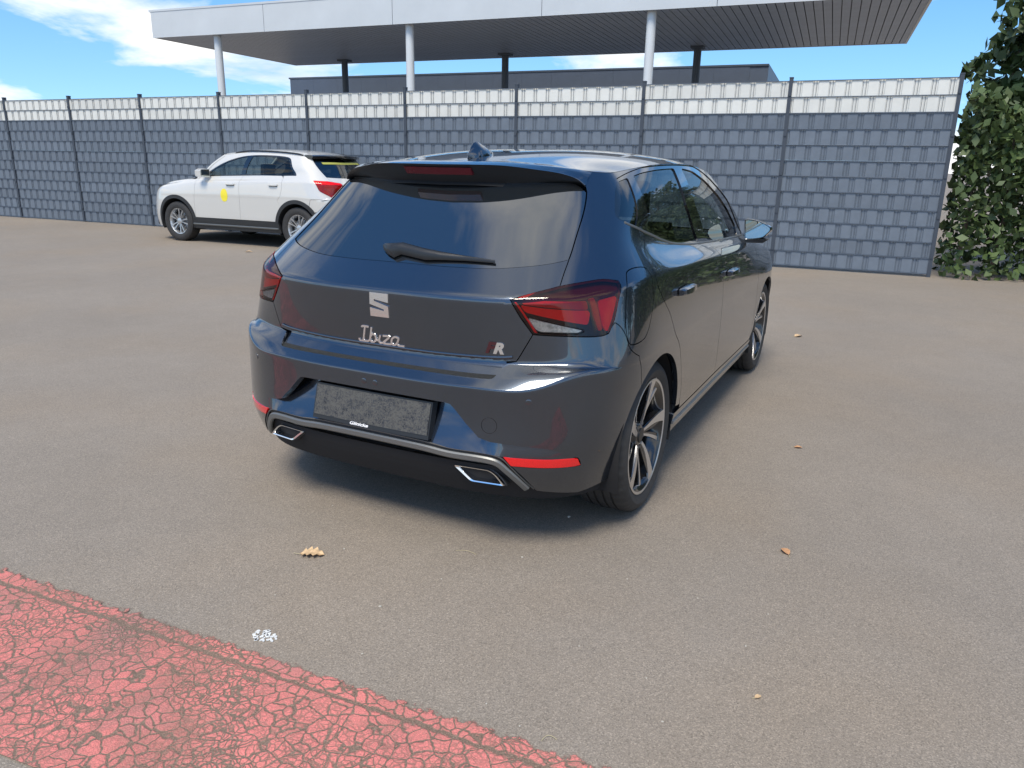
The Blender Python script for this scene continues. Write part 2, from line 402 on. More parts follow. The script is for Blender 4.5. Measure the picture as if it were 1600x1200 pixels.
# ------------------------------------------------------------------ ground and painted area
def asphalt_nodes(t, tc):
    """returns (colour socket, height socket) of worn asphalt, coordinates in metres"""
    L = t.links
    def tex(typ, scale, **kw):
        n = N(t, typ, i={'Scale': scale, **kw}); L.new(tc, n.inputs['Vector']); return n
    big = tex('ShaderNodeTexNoise', .55, Detail=5., Roughness=.55); mid = tex('ShaderNodeTexNoise', 5., Detail=6., Roughness=.65)
    fine = tex('ShaderNodeTexNoise', 230., Detail=3., Roughness=.7); vor = tex('ShaderNodeTexVoronoi', 240.); vor2 = tex('ShaderNodeTexVoronoi', 60.)
    r1 = N(t, 'ShaderNodeValToRGB'); ramp(r1, [(.28, (.160, .138, .112, 1)), (.5, (.228, .197, .160, 1)), (.74, (.31, .27, .222, 1))]); L.new(fine.outputs['Fac'], r1.inputs[0])
    r2 = N(t, 'ShaderNodeMapRange', i={'From Min': .3, 'From Max': .7, 'To Min': .93, 'To Max': 1.07}); L.new(big.outputs['Fac'], r2.inputs[0])
    r3 = N(t, 'ShaderNodeMapRange', i={'From Min': .3, 'From Max': .7, 'To Min': .96, 'To Max': 1.04}); L.new(mid.outputs['Fac'], r3.inputs[0])
    mm = N(t, 'ShaderNodeMath', operation='MULTIPLY'); L.new(r2.outputs[0], mm.inputs[0]); L.new(r3.outputs[0], mm.inputs[1])
    # single pale and dark stones
    r4 = N(t, 'ShaderNodeSeparateColor'); L.new(vor.outputs['Color'], r4.inputs[0])
    st = N(t, 'ShaderNodeMapRange', i={'From Min': .55, 'From Max': 1., 'To Min': 1., 'To Max': 1.35}); L.new(r4.outputs[0], st.inputs[0])
    dk = N(t, 'ShaderNodeMapRange', i={'From Min': .0, 'From Max': .3, 'To Min': .74, 'To Max': 1.}); L.new(r4.outputs[1], dk.inputs[0])
    m2 = N(t, 'ShaderNodeMath', operation='MULTIPLY'); L.new(st.outputs[0], m2.inputs[0]); L.new(dk.outputs[0], m2.inputs[1])
    m3 = N(t, 'ShaderNodeMath', operation='MULTIPLY'); L.new(mm.outputs[0], m3.inputs[0]); L.new(m2.outputs[0], m3.inputs[1])
    c = N(t, 'ShaderNodeMix', data_type='RGBA', blend_type='MULTIPLY', i={'Factor': 1.}); L.new(r1.outputs[0], c.inputs['A']); L.new(m3.outputs[0], c.inputs['B'])
    # warm dusty drift
    wn = tex('ShaderNodeTexNoise', .9, Detail=4.); wr = N(t, 'ShaderNodeMapRange', i={'From Min': .45, 'From Max': .75, 'To Min': 0., 'To Max': .35}); L.new(wn.outputs['Fac'], wr.inputs[0])
    w = N(t, 'ShaderNodeMix', data_type='RGBA', blend_type='MULTIPLY'); w.inputs['B'].default_value = (1.12, 1.0, .84, 1); L.new(wr.outputs[0], w.inputs['Factor']); L.new(c.outputs['Result'], w.inputs['A'])
    h = N(t, 'ShaderNodeMath', operation='MULTIPLY_ADD', i={1: .6}); L.new(vor.outputs['Distance'], h.inputs[0]); L.new(fine.outputs['Fac'], h.inputs[2])
    return w.outputs['Result'], h.outputs[0]
def asphalt_mat():
    m = bpy.data.materials.new('asphalt'); m.use_nodes = True; t = m.node_tree; b = t.nodes['Principled BSDF']; MATS['asphalt'] = m
    tc = N(t, 'ShaderNodeTexCoord'); c, h = asphalt_nodes(t, tc.outputs['Object']); t.links.new(c, b.inputs['Base Color'])
    b.inputs['Roughness'].default_value = .82; b.inputs['Specular IOR Level'].default_value = .35
    bp = N(t, 'ShaderNodeBump', i={'Strength': .4, 'Distance': .003}); t.links.new(h, bp.inputs['Height']); t.links.new(bp.outputs[0], b.inputs['Normal'])
asphalt_mat()
def red_mat():
    m = bpy.data.materials.new('cracked_red_paint'); m.use_nodes = True; t = m.node_tree; b = t.nodes['Principled BSDF']; MATS['red_paint'] = m; L = t.links
    tc = N(t, 'ShaderNodeTexCoord'); ob = tc.outputs['Object']; ac, ah = asphalt_nodes(t, ob)
    # warp the coordinates so that the cracks wander
    dn = N(t, 'ShaderNodeTexNoise', i={'Scale': 14., 'Detail': 3.}); L.new(ob, dn.inputs['Vector'])
    sb = N(t, 'ShaderNodeVectorMath', operation='SUBTRACT'); sb.inputs[1].default_value = (.5, .5, .5); L.new(dn.outputs['Color'], sb.inputs[0])
    sc = N(t, 'ShaderNodeVectorMath', operation='SCALE', i={'Scale': .05}); L.new(sb.outputs[0], sc.inputs[0])
    ad = N(t, 'ShaderNodeVectorMath', operation='ADD'); L.new(ob, ad.inputs[0]); L.new(sc.outputs[0], ad.inputs[1])
    def crack(scale, a, bb, rnds=1.):
        v = N(t, 'ShaderNodeTexVoronoi', feature='DISTANCE_TO_EDGE', i={'Scale': scale, 'Randomness': rnds}); L.new(ad.outputs[0], v.inputs['Vector'])
        r = N(t, 'ShaderNodeMapRange', i={'From Min': a, 'From Max': bb}); L.new(v.outputs[0], r.inputs[0]); return r.outputs[0]
    k1 = crack(24., .030, .075); k2 = crack(54., .03, .13); k3 = crack(110., .0, .18)
    def mn(a, bq, op='MULTIPLY', **i):
        n = N(t, 'ShaderNodeMath', operation=op, **({'i': i} if i else {})); L.new(a, n.inputs[0])
        if bq is not None: L.new(bq, n.inputs[1])
        return n.outputs[0]
    k3b = N(t, 'ShaderNodeMapRange', i={'To Min': .72, 'To Max': 1.}); L.new(k3, k3b.inputs[0])
    fn = N(t, 'ShaderNodeTexNoise', i={'Scale': 3.2, 'Detail': 4.}); L.new(ob, fn.inputs['Vector'])
    fr = N(t, 'ShaderNodeMapRange', i={'From Min': .40, 'From Max': .62}); L.new(fn.outputs['Fac'], fr.inputs[0])
    k2b = N(t, 'ShaderNodeMath', operation='MAXIMUM'); L.new(k2, k2b.inputs[0]); L.new(fr.outputs[0], k2b.inputs[1])
    kk = mn(mn(k1, k2b.outputs[0]), k3b.outputs[0])
    # wear: grains worn through
    wn = N(t, 'ShaderNodeTexNoise', i={'Scale': 160., 'Detail': 3.}); L.new(ob, wn.inputs['Vector'])
    wr = N(t, 'ShaderNodeMapRange', i={'From Min': .30, 'From Max': .46, 'To Min': .62, 'To Max': 1.}); L.new(wn.outputs['Fac'], wr.inputs[0])
    # distance from the painted edge (uv: y = metres inside the edge) with ragged border and a long joint
    uv = N(t, 'ShaderNodeUVMap'); sx = N(t, 'ShaderNodeSeparateXYZ'); L.new(uv.outputs[0], sx.inputs[0])
    en = N(t, 'ShaderNodeTexNoise', i={'Scale': 26., 'Detail': 5., 'Roughness': .65}); L.new(ob, en.inputs['Vector'])
    ee = N(t, 'ShaderNodeMath', operation='MULTIPLY_ADD', i={1: .10}); L.new(en.outputs['Fac'], ee.inputs[0]); L.new(sx.outputs[1], ee.inputs[2])
    e1 = N(t, 'ShaderNodeMapRange', i={'From Min': .060, 'From Max': .070}); L.new(ee.outputs[0], e1.inputs[0])
    jn = N(t, 'ShaderNodeMath', operation='MULTIPLY_ADD', i={1: .035}); L.new(en.outputs['Fac'], jn.inputs[0]); L.new(sx.outputs[1], jn.inputs[2])
    jd = N(t, 'ShaderNodeMath', operation='SUBTRACT', i={1: .088}); L.new(jn.outputs[0], jd.inputs[0]); ja = N(t, 'ShaderNodeMath', operation='ABSOLUTE'); L.new(jd.outputs[0], ja.inputs[0])
    j1 = N(t, 'ShaderNodeMapRange', i={'From Min': .005, 'From Max': .010}); L.new(ja.outputs[0], j1.inputs[0])
    pw_ = N(t, 'ShaderNodeTexNoise', i={'Scale': 2.7, 'Detail': 7., 'Roughness': .7}); L.new(ob, pw_.inputs['Vector'])
    pr_ = N(t, 'ShaderNodeMapRange', i={'From Min': .36, 'From Max': .52, 'To Min': .45, 'To Max': 1.}); L.new(pw_.outputs['Fac'], pr_.inputs[0])
    mask = mn(mn(mn(mn(kk, wr.outputs[0]), e1.outputs[0]), j1.outputs[0]), pr_.outputs[0])
    cn = N(t, 'ShaderNodeTexNoise', i={'Scale': 2.3, 'Detail': 6., 'Roughness': .6}); L.new(ob, cn.inputs['Vector'])
    rc = N(t, 'ShaderNodeValToRGB'); ramp(rc, [(.3, (.46, .21, .19, 1)), (.46, (.70, .215, .19, 1)), (.66, (.80, .24, .21, 1))]); L.new(cn.outputs['Fac'], rc.inputs[0])
    cx = N(t, 'ShaderNodeMix', data_type='RGBA'); dk_ = N(t, 'ShaderNodeMix', data_type='RGBA', blend_type='MULTIPLY', i={'Factor': 1.}); dk_.inputs['B'].default_value = (.80, .66, .60, 1); L.new(ac, dk_.inputs['A']); L.new(mask, cx.inputs['Factor']); L.new(dk_.outputs['Result'], cx.inputs['A']); L.new(rc.outputs[0], cx.inputs['B'])
    L.new(cx.outputs['Result'], b.inputs['Base Color']); b.inputs['Roughness'].default_value = .75; b.inputs['Specular IOR Level'].default_value = .3
    hh = N(t, 'ShaderNodeMath', operation='MULTIPLY_ADD', i={1: 1.6}); L.new(mask, hh.inputs[0]); L.new(ah, hh.inputs[2])
    bp = N(t, 'ShaderNodeBump', i={'Strength': .5, 'Distance': .004}); L.new(hh.outputs[0], bp.inputs['Height']); L.new(bp.outputs[0], b.inputs['Normal'])
    tr = N(t, 'ShaderNodeBsdfTransparent'); ms = N(t, 'ShaderNodeMixShader'); L.new(e1.outputs[0], ms.inputs[0]); L.new(tr.outputs[0], ms.inputs[1]); L.new(b.outputs[0], ms.inputs[2])
    L.new(ms.outputs[0], t.nodes['Material Output'].inputs[0])
red_mat()
R_ = 900.
tag(mk('ground', [(-R_, -R_, 0), (R_, -R_, 0), (R_, R_, 0), (-R_, R_, 0)], [(0, 1, 2, 3)], 'asphalt'), kind='structure')
# red band: its edge runs parallel to the parked car's bumper
ra, rb = np.array([.043, -.807]), np.array([1.22, -.730]); rd = (rb-ra)/np.linalg.norm(rb-ra); rn = np.array([rd[1], -rd[0]])
q = [ra-rd*9+rn*-.05, ra+rd*2.1+rn*-.05, ra+rd*2.1+rn*.47, ra-rd*9+rn*.95]
band = mk('painted_band', [(p[0], p[1], .004) for p in q], [(3, 2, 1, 0)] if False else [(0, 3, 2, 1)], 'red_paint'); tag(band, kind='structure')
uvl = band.data.uv_layers.new(name='UVMap')
for lp in band.data.loops:
    p = q[lp.vertex_index]; uvl.data[lp.index].uv = (float((p-ra)@rd), float((p-ra)@rn))

# ------------------------------------------------------------------ privacy fence
FA = .0593; FD = np.array([math.cos(FA), math.sin(FA)]); FN = np.array([-math.sin(FA), math.cos(FA)]); F0 = np.array([-8.16, 8.946])
PITCHF, ROWH, NROW = 2.042, .2068, 12
mat('fence_wire', (.085, .110, .145), .7)
mat('strip_grey', (.135, .163, .198), .55, noise=(9, .10), bump=(60, .05))
mat('strip_white', (.66, .66, .61), .55, noise=(9, .05), bump=(60, .05))
for nm in ('strip_grey', 'strip_white'):                # every strip has aged a little differently
    t = MATS[nm].node_tree; b = t.nodes['Principled BSDF']; src = b.inputs['Base Color'].links[0].from_socket
    oi = N(t, 'ShaderNodeObjectInfo'); mr = N(t, 'ShaderNodeMapRange', i={'To Min': .90, 'To Max': 1.06}); t.links.new(oi.outputs['Random'], mr.inputs[0])
    mu = N(t, 'ShaderNodeMix', data_type='RGBA', blend_type='MULTIPLY', i={'Factor': 1.}); t.links.new(src, mu.inputs['A']); t.links.new(mr.outputs[0], mu.inputs['B']); t.links.new(mu.outputs['Result'], b.inputs['Base Color'])
fence = empty('privacy_fence', (*F0, 0), FA); tag(fence, 'tall mesh fence woven with blue-grey strips, two white rows on top', 'fence')
def strip_mesh(name, phase, m):
    """one PVC strip woven through the wires: flat tile, dip behind two wires, next tile"""
    per = PITCHF/10; x0, x1 = .020, PITCHF-.020; prof = []
    cut = [0, .012, .128, .140, .152, .190]                       # rise, tile end, fall, dip
    x = -per+phase*per
    while x < x1+per:
        for dx, h in ((0, -.005), (.010, .007), (.132, .007), (.142, -.005), (.170, -.005), (.176, .000), (.182, -.005)):
            prof.append((x+dx, h))
        x += per
    P = [p for p in prof if x0 < p[0] < x1]
    fx = lambda xx: float(np.interp(xx, [a for a, _ in prof], [b for _, b in prof]))
    P = [(x0, fx(x0))]+P+[(x1, fx(x1))]
    v, f = [], []
    for xx, h in P:
        for z in (.006, ROWH-.004): v += [(xx, -h-.003, z), (xx, -h+.002, z)]
    for i in range(len(P)-1):
        a, b = 4*i, 4*i+4; f += [(a, b, b+2, a+2), (a+1, a+3, b+3, b+1), (a+2, b+2, b+3, a+3), (a, a+1, b+1, b)]
    f += [(0, 2, 3, 1), (len(v)-4, len(v)-3, len(v)-1, len(v)-2)]
    mb = MB(); mb.add(v, f); return mb.build(name, m, data_only=True)
SM = {(c, ph): strip_mesh('privacy_strip', p, c) for c in ('strip_grey', 'strip_white') for ph, p in ((0, .25), (1, .72))}
def wire_mesh():
    mb = MB()
    for i in range(10):
        for ph in (.25, .72):
            for dx in (.150, .187):
                x = (i+ph)*PITCHF/10+dx-.0
                x = x % PITCHF
                if .02 < x < PITCHF-.02: mb.box((x-.0022, -.0035, .02), (x+.0022, .0015, .03+NROW*ROWH))
    for r in range(NROW+1):
        z = .03+r*ROWH
        for y in (-.0225, .011): mb.box((.0, y, z-.005), (PITCHF, y+.008, z+.005))
    return mb.build('fence_panel', 'fence_wire', data_only=True)
WM = wire_mesh()
pm = MB(); pm.box((-.024, -.048, 0), (.024, .020, 2.56)); pm.box((-.027, -.051, 2.56), (.027, .023, 2.575))
for k in range(5): pm.box((-.018, -.058, .25+k*.52), (.018, -.046, .29+k*.52))
mat('post_dark', (.045, .057, .075), .6)
PM = pm.build('fence_post', 'post_dark', data_only=True)
STEP = {0: 0, 1: .0, 2: .0}
for i in range(-14, 5):
    dz = .012 if i >= 3 else (-.006 if i < 1 else 0)
    pa = inst('fence_panel', WM, fence, (i*PITCHF, .0, dz))
    for r in range(NROW):
        inst('privacy_strip', SM[('strip_white' if r >= NROW-2 else 'strip_grey', r % 2)], pa, (0, 0, .03+r*ROWH))
    inst('fence_post', PM, fence, (i*PITCHF, .018, 0))
inst('fence_post', PM, fence, (5*PITCHF, .018, 0))
# ------------------------------------------------------------------ canopy behind the fence
CA = FA+.027; CD = np.array([math.cos(CA), math.sin(CA)]); CN = np.array([-math.sin(CA), math.cos(CA)])
H = 5.0
def cz(u, v, z=H):
    p = at_plane(u, v, 2, z)[:2]-F0; return float(p@CD), float(p@CN)
n1, n2 = cz(631, 38), cz(1010, 15.5); f1, f2 = cz(631, 96), cz(1250, 74); l1, l2 = cz(350, 81.5), cz(452.6, 100)
ny = (n1[1]+n2[1])/2; fy = (f1[1]+f2[1])/2; lx = (l1[0]+l2[0])/2
mat('canopy_white', (.56, .59, .60), .4, .0, noise=(.8, .06), coat=.2)
mat('canopy_soffit', (.36, .42, .52), .45, .25, noise=(3, .1))
mat('column_white', (.64, .67, .68), .4)
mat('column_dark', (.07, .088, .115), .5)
mat('hall_cladding', (.10, .125, .168), .5, .2, noise=(.7, .1))
can = empty('canopy', (*F0, 0), CA); tag(can, 'wide flat-roofed canopy with pale fascia and dark ribbed soffit behind the fence', 'canopy')
rx = lx+21.9
fm = MB(); fm.box((lx, ny-.02, H), (rx, ny+.02, H+.74)); fm.build('fascia_core', 'column_dark', can)
fp = MB(); fp.box((0, -.022, 0), (4.342, 0, .745)); FPs = fp.build('fascia_panel', 'canopy_white', data_only=True)
for i in range(5): inst('fascia_panel', FPs, can, (lx+i*4.357, ny-.021, H-.004))
gt = MB(); gt.box((lx-.06, ny-.055, H+.742), (rx, ny+.12, H+.80)); gt.build('roof_edge', 'canopy_white', can)
sm2 = MB(); sm2.box((lx, ny+.02, H), (lx+.06, fy, H+.74)); sm2.build('side_fascia', 'canopy_white', can)
sm3 = MB(); sm3.box((rx, ny-.045, H-.004), (rx+.06, fy+.06, H+.742)); sm3.build('side_fascia', 'canopy_white', can)
b2 = MB(); b2.box((lx, fy, H), (rx, fy+.06, H+.74)); b2.build('rear_fascia', 'canopy_white', can)
rt = MB(); rt.box((lx+.06, ny+.02, H+.55), (rx, fy, H+.62)); rt.build('roof_deck', 'column_dark', can)
nb = 108; bw = (rx-lx)/nb; bm_ = MB(); bm_.box((0, ny+.02, 0), (bw-.022, fy, .03)); BMs = bm_.build('soffit_board', 'canopy_soffit', data_only=True)
bk = MB(); bk.box((lx+.06, ny+.02, H+.07), (rx, fy, H+.12)); bk.build('soffit_backing', 'column_dark', can)
for i in range(nb): inst('soffit_board', BMs, can, (lx+i*bw+.06, 0, H+.01))
for k, ax in enumerate((n1[0]+.09, n2[0]+.03)): pass
csp = n2[0]-n1[0]
for k in range(-2, 4):
    x = n1[0]+.08+csp*k
    if x < lx+.3 or x > rx-.3: continue
    c = MB(); c.tube([(x, ny+.22, 0), (x, ny+.22, H+.02)], .115, 20); c.box((x-.2, ny+.02, 0), (x+.2, ny+.42, .02)); c.build('column', 'column_white', can, 40)
# rear columns
far = [cz(537, 70), cz(811, 65), cz(1088, 52)]; fcy = fy-.9
fx0 = at_plane(811, 100, 2, 4.2); 
def far_x(u):
    # x along the canopy where the pixel column u meets the plane of the rear columns
    best = None
    for s_ in np.linspace(-14, 30, 2200):
        p = F0+CD*s_+CN*fcy; q_ = px(np.array([p[0], p[1], 4.6]))
        if best is None or abs(q_[0]-u) < best[0]: best = (abs(q_[0]-u), s_)
    return best[1]
fx = [far_x(u) for u in (539, 811, 1089)]; fsp = (fx[2]-fx[0])/2
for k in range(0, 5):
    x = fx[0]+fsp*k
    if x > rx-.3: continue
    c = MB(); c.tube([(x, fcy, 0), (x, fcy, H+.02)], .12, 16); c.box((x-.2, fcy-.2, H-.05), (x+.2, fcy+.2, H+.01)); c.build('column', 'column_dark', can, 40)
# low hall behind the canopy
hy = fy+1.6
def hall_h(u, v):
    d = ray(u, v); n = np.array([CN[0], CN[1], 0]); p0 = np.array([*(F0+CN*hy), 0]); t_ = ((p0-CPOS)@n)/(d@n); return CPOS+d*t_
hl = hall_h(453, 121); hr_ = hall_h(1000, 106); hx = float((hl[:2]-F0)@CD); hz = (hl[2]+hr_[2])/2
hall = empty('workshop_hall', (*F0, 0), CA); tag(hall, 'low dark-clad flat hall standing under the canopy edge beyond the fence', 'building')
hb = MB(); hb.box((hx, hy, 0), (hx+19.5, hy+9, hz-.06)); hb.build('wall', 'hall_cladding', hall)
hc = MB(); hc.box((hx-.04, hy-.04, hz-.06), (hx+19.5, hy+9.04, hz)); hc.build('parapet_cap', 'column_dark', hall)
pn = MB(); pn.box((0, -.02, 0), (1.176, 0, hz-.10)); PNs = pn.build('cladding_panel', 'hall_cladding', data_only=True)
for i in range(16): inst('cladding_panel', PNs, hall, (hx+.02+i*1.18, hy-.001, .04))
# ------------------------------------------------------------------ dark blue-grey hatchback
def hatch_grid():
    rear = {
    0: [(0, .040, .20), (.24, .043, .20), (.45, .062, .20), (.60, .105, .20), (.730, .200, .20), (.815, .385, .20)],
    1: [(0, -.030, .345), (.25, -.025, .345), (.47, -.002, .345), (.625, .050, .345), (.765, .160, .345), (.845, .375, .345)],
    2: [(0, -.026, .49), (.25, -.021, .49), (.48, .002, .49), (.64, .054, .49), (.780, .165, .50), (.860, .375, .50)],
    3: [(0, -.017, .630), (.25, -.012, .630), (.48, .006, .632), (.642, .056, .643), (.778, .168, .684), (.866, .375, .64)],
    4: [(0, .020, .656), (.25, .025, .656), (.48, .042, .660), (.640, .090, .682), (.774, .190, .702), (.868, .380, .685)],
    5: [(0, .064, .702), (.25, .071, .702), (.485, .098, .706), (.635, .140, .712), (.770, .212, .725), (.866, .388, .735)],
    6: [(0, .055, .925), (.25, .063, .925), (.475, .095, .928), (.62, .145, .935), (.735, .235, .945), (.832, .420, .965)],
    7: [(0, .190, 1.025), (.24, .200, 1.028), (.47, .245, 1.036), (.622, .310, 1.046), (.690, .375, 1.058), (.745, .490, 1.078)],
    8: [(0, .315, 1.125), (.235, .325, 1.128), (.455, .372, 1.135), (.600, .437, 1.142), (.656, .505, 1.155), (.705, .605, 1.168)],
    9: [(0, .440, 1.235), (.225, .450, 1.237), (.435, .495, 1.240), (.572, .557, 1.245), (.616, .620, 1.252), (.660, .705, 1.260)],
    10: [(0, .580, 1.374), (.215, .588, 1.372), (.41, .615, 1.364), (.525, .660, 1.352), (.572, .710, 1.346), (.602, .775, 1.345)]}
    ys = [.69, 1.04, 1.44, 1.87, 2.34, 2.78, 3.02, 3.24, 3.52]
    def L(y, kv): k = np.array(kv, float).reshape(-1, 2); return float(np.interp(y, k[:, 0], k[:, 1]))
    X = {0: (.69, .835, 1.04, .84, 2.98, .835, 3.52, .83), 1: (.69, .870, 1.04, .868, 1.87, .862, 2.68, .862, 3.24, .868, 3.52, .85),
         2: (.69, .884, 1.04, .880, 1.44, .872, 2.68, .870, 3.24, .882, 3.52, .862), 3: (.69, .888, 1.04, .884, 1.44, .876, 2.68, .873, 3.24, .884, 3.52, .862),
         4: (.69, .888, 1.04, .885, 1.44, .878, 2.68, .874, 3.24, .880, 3.52, .857), 5: (.69, .886, 1.04, .884, 1.44, .879, 2.68, .874, 3.24, .876, 3.52, .850),
         6: (.69, .858, 1.04, .860, 1.44, .856, 2.68, .846, 2.98, .842, 3.24, .830, 3.52, .795), 7: (.69, .762, 1.04, .768, 1.44, .772, 1.87, .772, 2.78, .775, 3.02, .765, 3.24, .735, 3.52, .69)}
    Z = {0: (0, .20, 4, .18), 1: (0, .345, 1.04, .33, 4, .315), 2: (0, .49, 4, .46), 3: (.69, .615, 3.52, .59), 4: (.69, .685, 3.52, .66), 5: (.69, .755, 3.52, .73),
         6: (.69, .968, 1.44, .95, 2.68, .905, 3.52, .83), 7: (.69, 1.095, 1.04, 1.062, 1.44, 1.035, 1.87, 1.006, 2.40, .982, 2.98, .955, 3.24, .925, 3.52, .87)}
    side = {r: [(L(y, X[r]), y, L(y, Z[r])) for y in ys] for r in range(8)}
    up = {8: [(.728, .78, 1.178), (.735, 1.06, 1.172), (.738, 1.42, 1.158), (.740, 1.82, 1.135), (.740, 2.22, 1.11), (.735, 2.64, 1.085)],
          9: [(.678, .84, 1.270), (.686, 1.075, 1.278), (.692, 1.39, 1.276), (.697, 1.75, 1.262), (.700, 2.12, 1.240), (.697, 2.50, 1.208)],
          10: [(.612, .885, 1.352), (.622, 1.09, 1.368), (.629, 1.37, 1.380), (.632, 1.68, 1.384), (.632, 1.98, 1.375), (.626, 2.28, 1.348)]}
    front = {0: [(.70, 3.80, .19), (.48, 3.93, .19), (.24, 3.975, .19), (0, 3.985, .19)], 1: [(.72, 3.82, .315), (.49, 3.955, .315), (.245, 4.0, .315), (0, 4.01, .315)],
    2: [(.73, 3.82, .46), (.50, 3.955, .46), (.25, 4.0, .46), (0, 4.01, .46)], 3: [(.73, 3.80, .58), (.50, 3.94, .58), (.25, 3.99, .58), (0, 4.00, .58)],
    4: [(.725, 3.79, .645), (.50, 3.925, .64), (.25, 3.98, .635), (0, 3.99, .635)],
    5: [(.715, 3.775, .70), (.50, 3.91, .69), (.25, 3.965, .685), (0, 3.975, .685)], 6: [(.67, 3.72, .765), (.47, 3.85, .745), (.235, 3.91, .735), (0, 3.925, .735)],
    7: [(.60, 3.67, .80), (.43, 3.79, .775), (.215, 3.85, .765), (0, 3.87, .765)]}
    for r in (8, 9, 10):
        a = np.array(up[r]); d = a[-1]-a[-2]; side[r] = [tuple(p) for p in a]+[tuple(a[-1]+d*k) for k in (1, 2, 3)]
        a = np.array(side[r][-1]); front[r] = [tuple(a+d*k) for k in (1, 2, 3)]+[(0., *(a+4*d)[1:])]
    G = np.array([rear[r]+side[r]+front[r] for r in range(11)], float)
    CW = np.zeros(G.shape[:2])
    CW[3, :6] = [1, 1, 1, .95, .5, 0]; CW[4, :6] = [.9, .9, .9, .2, 0, 0]; CW[5, :6] = [1, 1, 1, .9, .5, 0]
    CW[6, :] = [1, 1, 1, 1, 1, .95, .9, .8, .6, .4, .3, .2, .2, .2, .2, .2, .2, .2, .2]
    return G, CW
HG, HCW = hatch_grid()
sh = Shell(HG, HCW)
PT = 'blue_grey_paint'
car = empty('hatchback_car', (0, 0, 0)); tag(car, 'dark blue-grey five-door hatchback seen from behind on the open asphalt', 'car')
P_ = lambda *a: [('p', u, v) for u, v in a]
S_ = lambda *a: [('s', y, z) for y, z in a]
R2 = lambda *a: [('r', x, z) for x, z in a]
U_ = lambda *a: [('u', c, r) for c, r in a]
WR, WF, WZ, AR = .68, 3.245, .315, .345          # wheel centres, arch radius
def arch(yc, a0, a1, n=26, r=AR):
    return [('s', yc+r*math.cos(t), WZ+r*math.sin(t)) for t in np.linspace(math.radians(a0), math.radians(a1), n)]
def cat(*ls): return np.concatenate([np.atleast_2d(l) for l in ls])

# ---- shared seams, all as surface curves
glass_bot = sh.line(P_((889, 405.5), (875, 409), (850, 413.5), (802, 418), (765, 419.5), (700, 416.5), (640, 411)), 5); glass_bot[-1][0] = 0
glass_side = sh.line(P_((917, 300), (915.5, 316), (910, 340), (899, 375), (889, 405.5)), 5)
gate_side = sh.line(P_((889, 405.5), (882, 425), (875, 447)), 4)
light_top_in = sh.line(P_((875, 447), (835, 457.5), (797, 468.5)), 4)
light_in = sh.line(P_((797, 468.5), (813, 496), (832.5, 523)), 4)
gate_low = sh.line(P_((832.5, 523), (820, 544), (806.5, 565)), 4)
gate_bot = sh.line([('p', 806.5, 565)]+R2((.40, .706), (.2, .704), (.06, .704)), 5); gate_bot = cat(gate_bot, [[0, gate_bot[-1][1]]])
# ---- tailgate and rear window
tailgate = sh.panel('tailgate', cat(glass_bot[::-1], gate_side[1:], light_top_in[1:], light_in[1:], gate_low[1:], gate_bot[1:]), PT, car, half=True)
tag(tailgate)
gl_top = sh.line(P_((917, 300),)+U_((2.75, 9.55), (2, 9.55), (1, 9.55), (0, 9.55)), 4)
rear_window = sh.panel('rear_window', cat(gl_top[::-1], glass_side[1:], glass_bot[1:]), 'privacy_glass', car, half=True, gap=.003, off=-.003, flange=.006)
# ---- tail light
lt_top = sh.line(P_((875, 447), (904, 442), (942, 436.5), (966, 438.5)), 5)
lt_out = sh.line(P_((966, 438.5), (970.5, 448), (965.5, 472), (960, 499), (951, 521)), 4)
lt_bot = sh.line(P_((951, 521), (940, 525), (890, 526), (832.5, 523)), 4)
light_outline = cat(light_top_in[::-1], lt_top[1:], lt_out[1:], lt_bot[1:], light_in[::-1][1:-1])
# ---- bumper seams
bump_seam = sh.line(P_((959, 503), (968, 509), (977, 522), (984, 543), (999, 556)), 5)
ab = [sh.loc(q) for q in arch(WR, 128, 205, 20)]
a_top = sh.loc(('s', WR+AR*math.cos(math.radians(128)), WZ+AR*math.sin(math.radians(128))))
rec_top = R2((0, .566), (.2, .565), (.318, .563)); rec_c = R2((.338, .560), (.356, .545)); rec_s = R2((.40, .50), (.45, .455))
wing_top = P_((766, 691.6), (820, 699), (865, 704.6), (890, 712), (898, 715.5))
refl_out = P_((903, 715.7), (906, 721), (907, 726.7))
refl_bot = P_((907, 726.7), (872, 730.8), (837, 730.8), (798, 728))
rec_line = cat(sh.line(rec_top, 4), sh.line(rec_c, 3), sh.line(rec_s, 4), sh.line(wing_top, 4), sh.line(refl_out, 3)); rec_line[0][0] = 0
refl_b = sh.line(refl_bot, 4)
diff_side = sh.line(P_((798, 728), (818, 747), (838, 767)), 3)
bot_edge = sh.line(P_((838, 767), (870, 770), (903, 769.5)), 4)
bot_tail = np.array([sh.loc(('s', .335, .255))])
notch_row = sh.line(U_((0, 4.0), (1, 4.0), (1.9, 4.0)), 4); notch_side = sh.line(U_((1.97, 4.03), (2.0, 4.12), (2.08, 4.97)), 3)
bump = cat(notch_row, notch_side, gate_low[::-1][0:], lt_bot[::-1][1:], lt_out[::-1][0:3], bump_seam[1:], ab, bot_tail, bot_edge[::-1], diff_side[::-1][1:], refl_b[::-1][1:], rec_line[::-1][1:])
rear_bumper = sh.panel('rear_bumper', bump, PT, car, half=True, flange=.03, step=(5, 5))
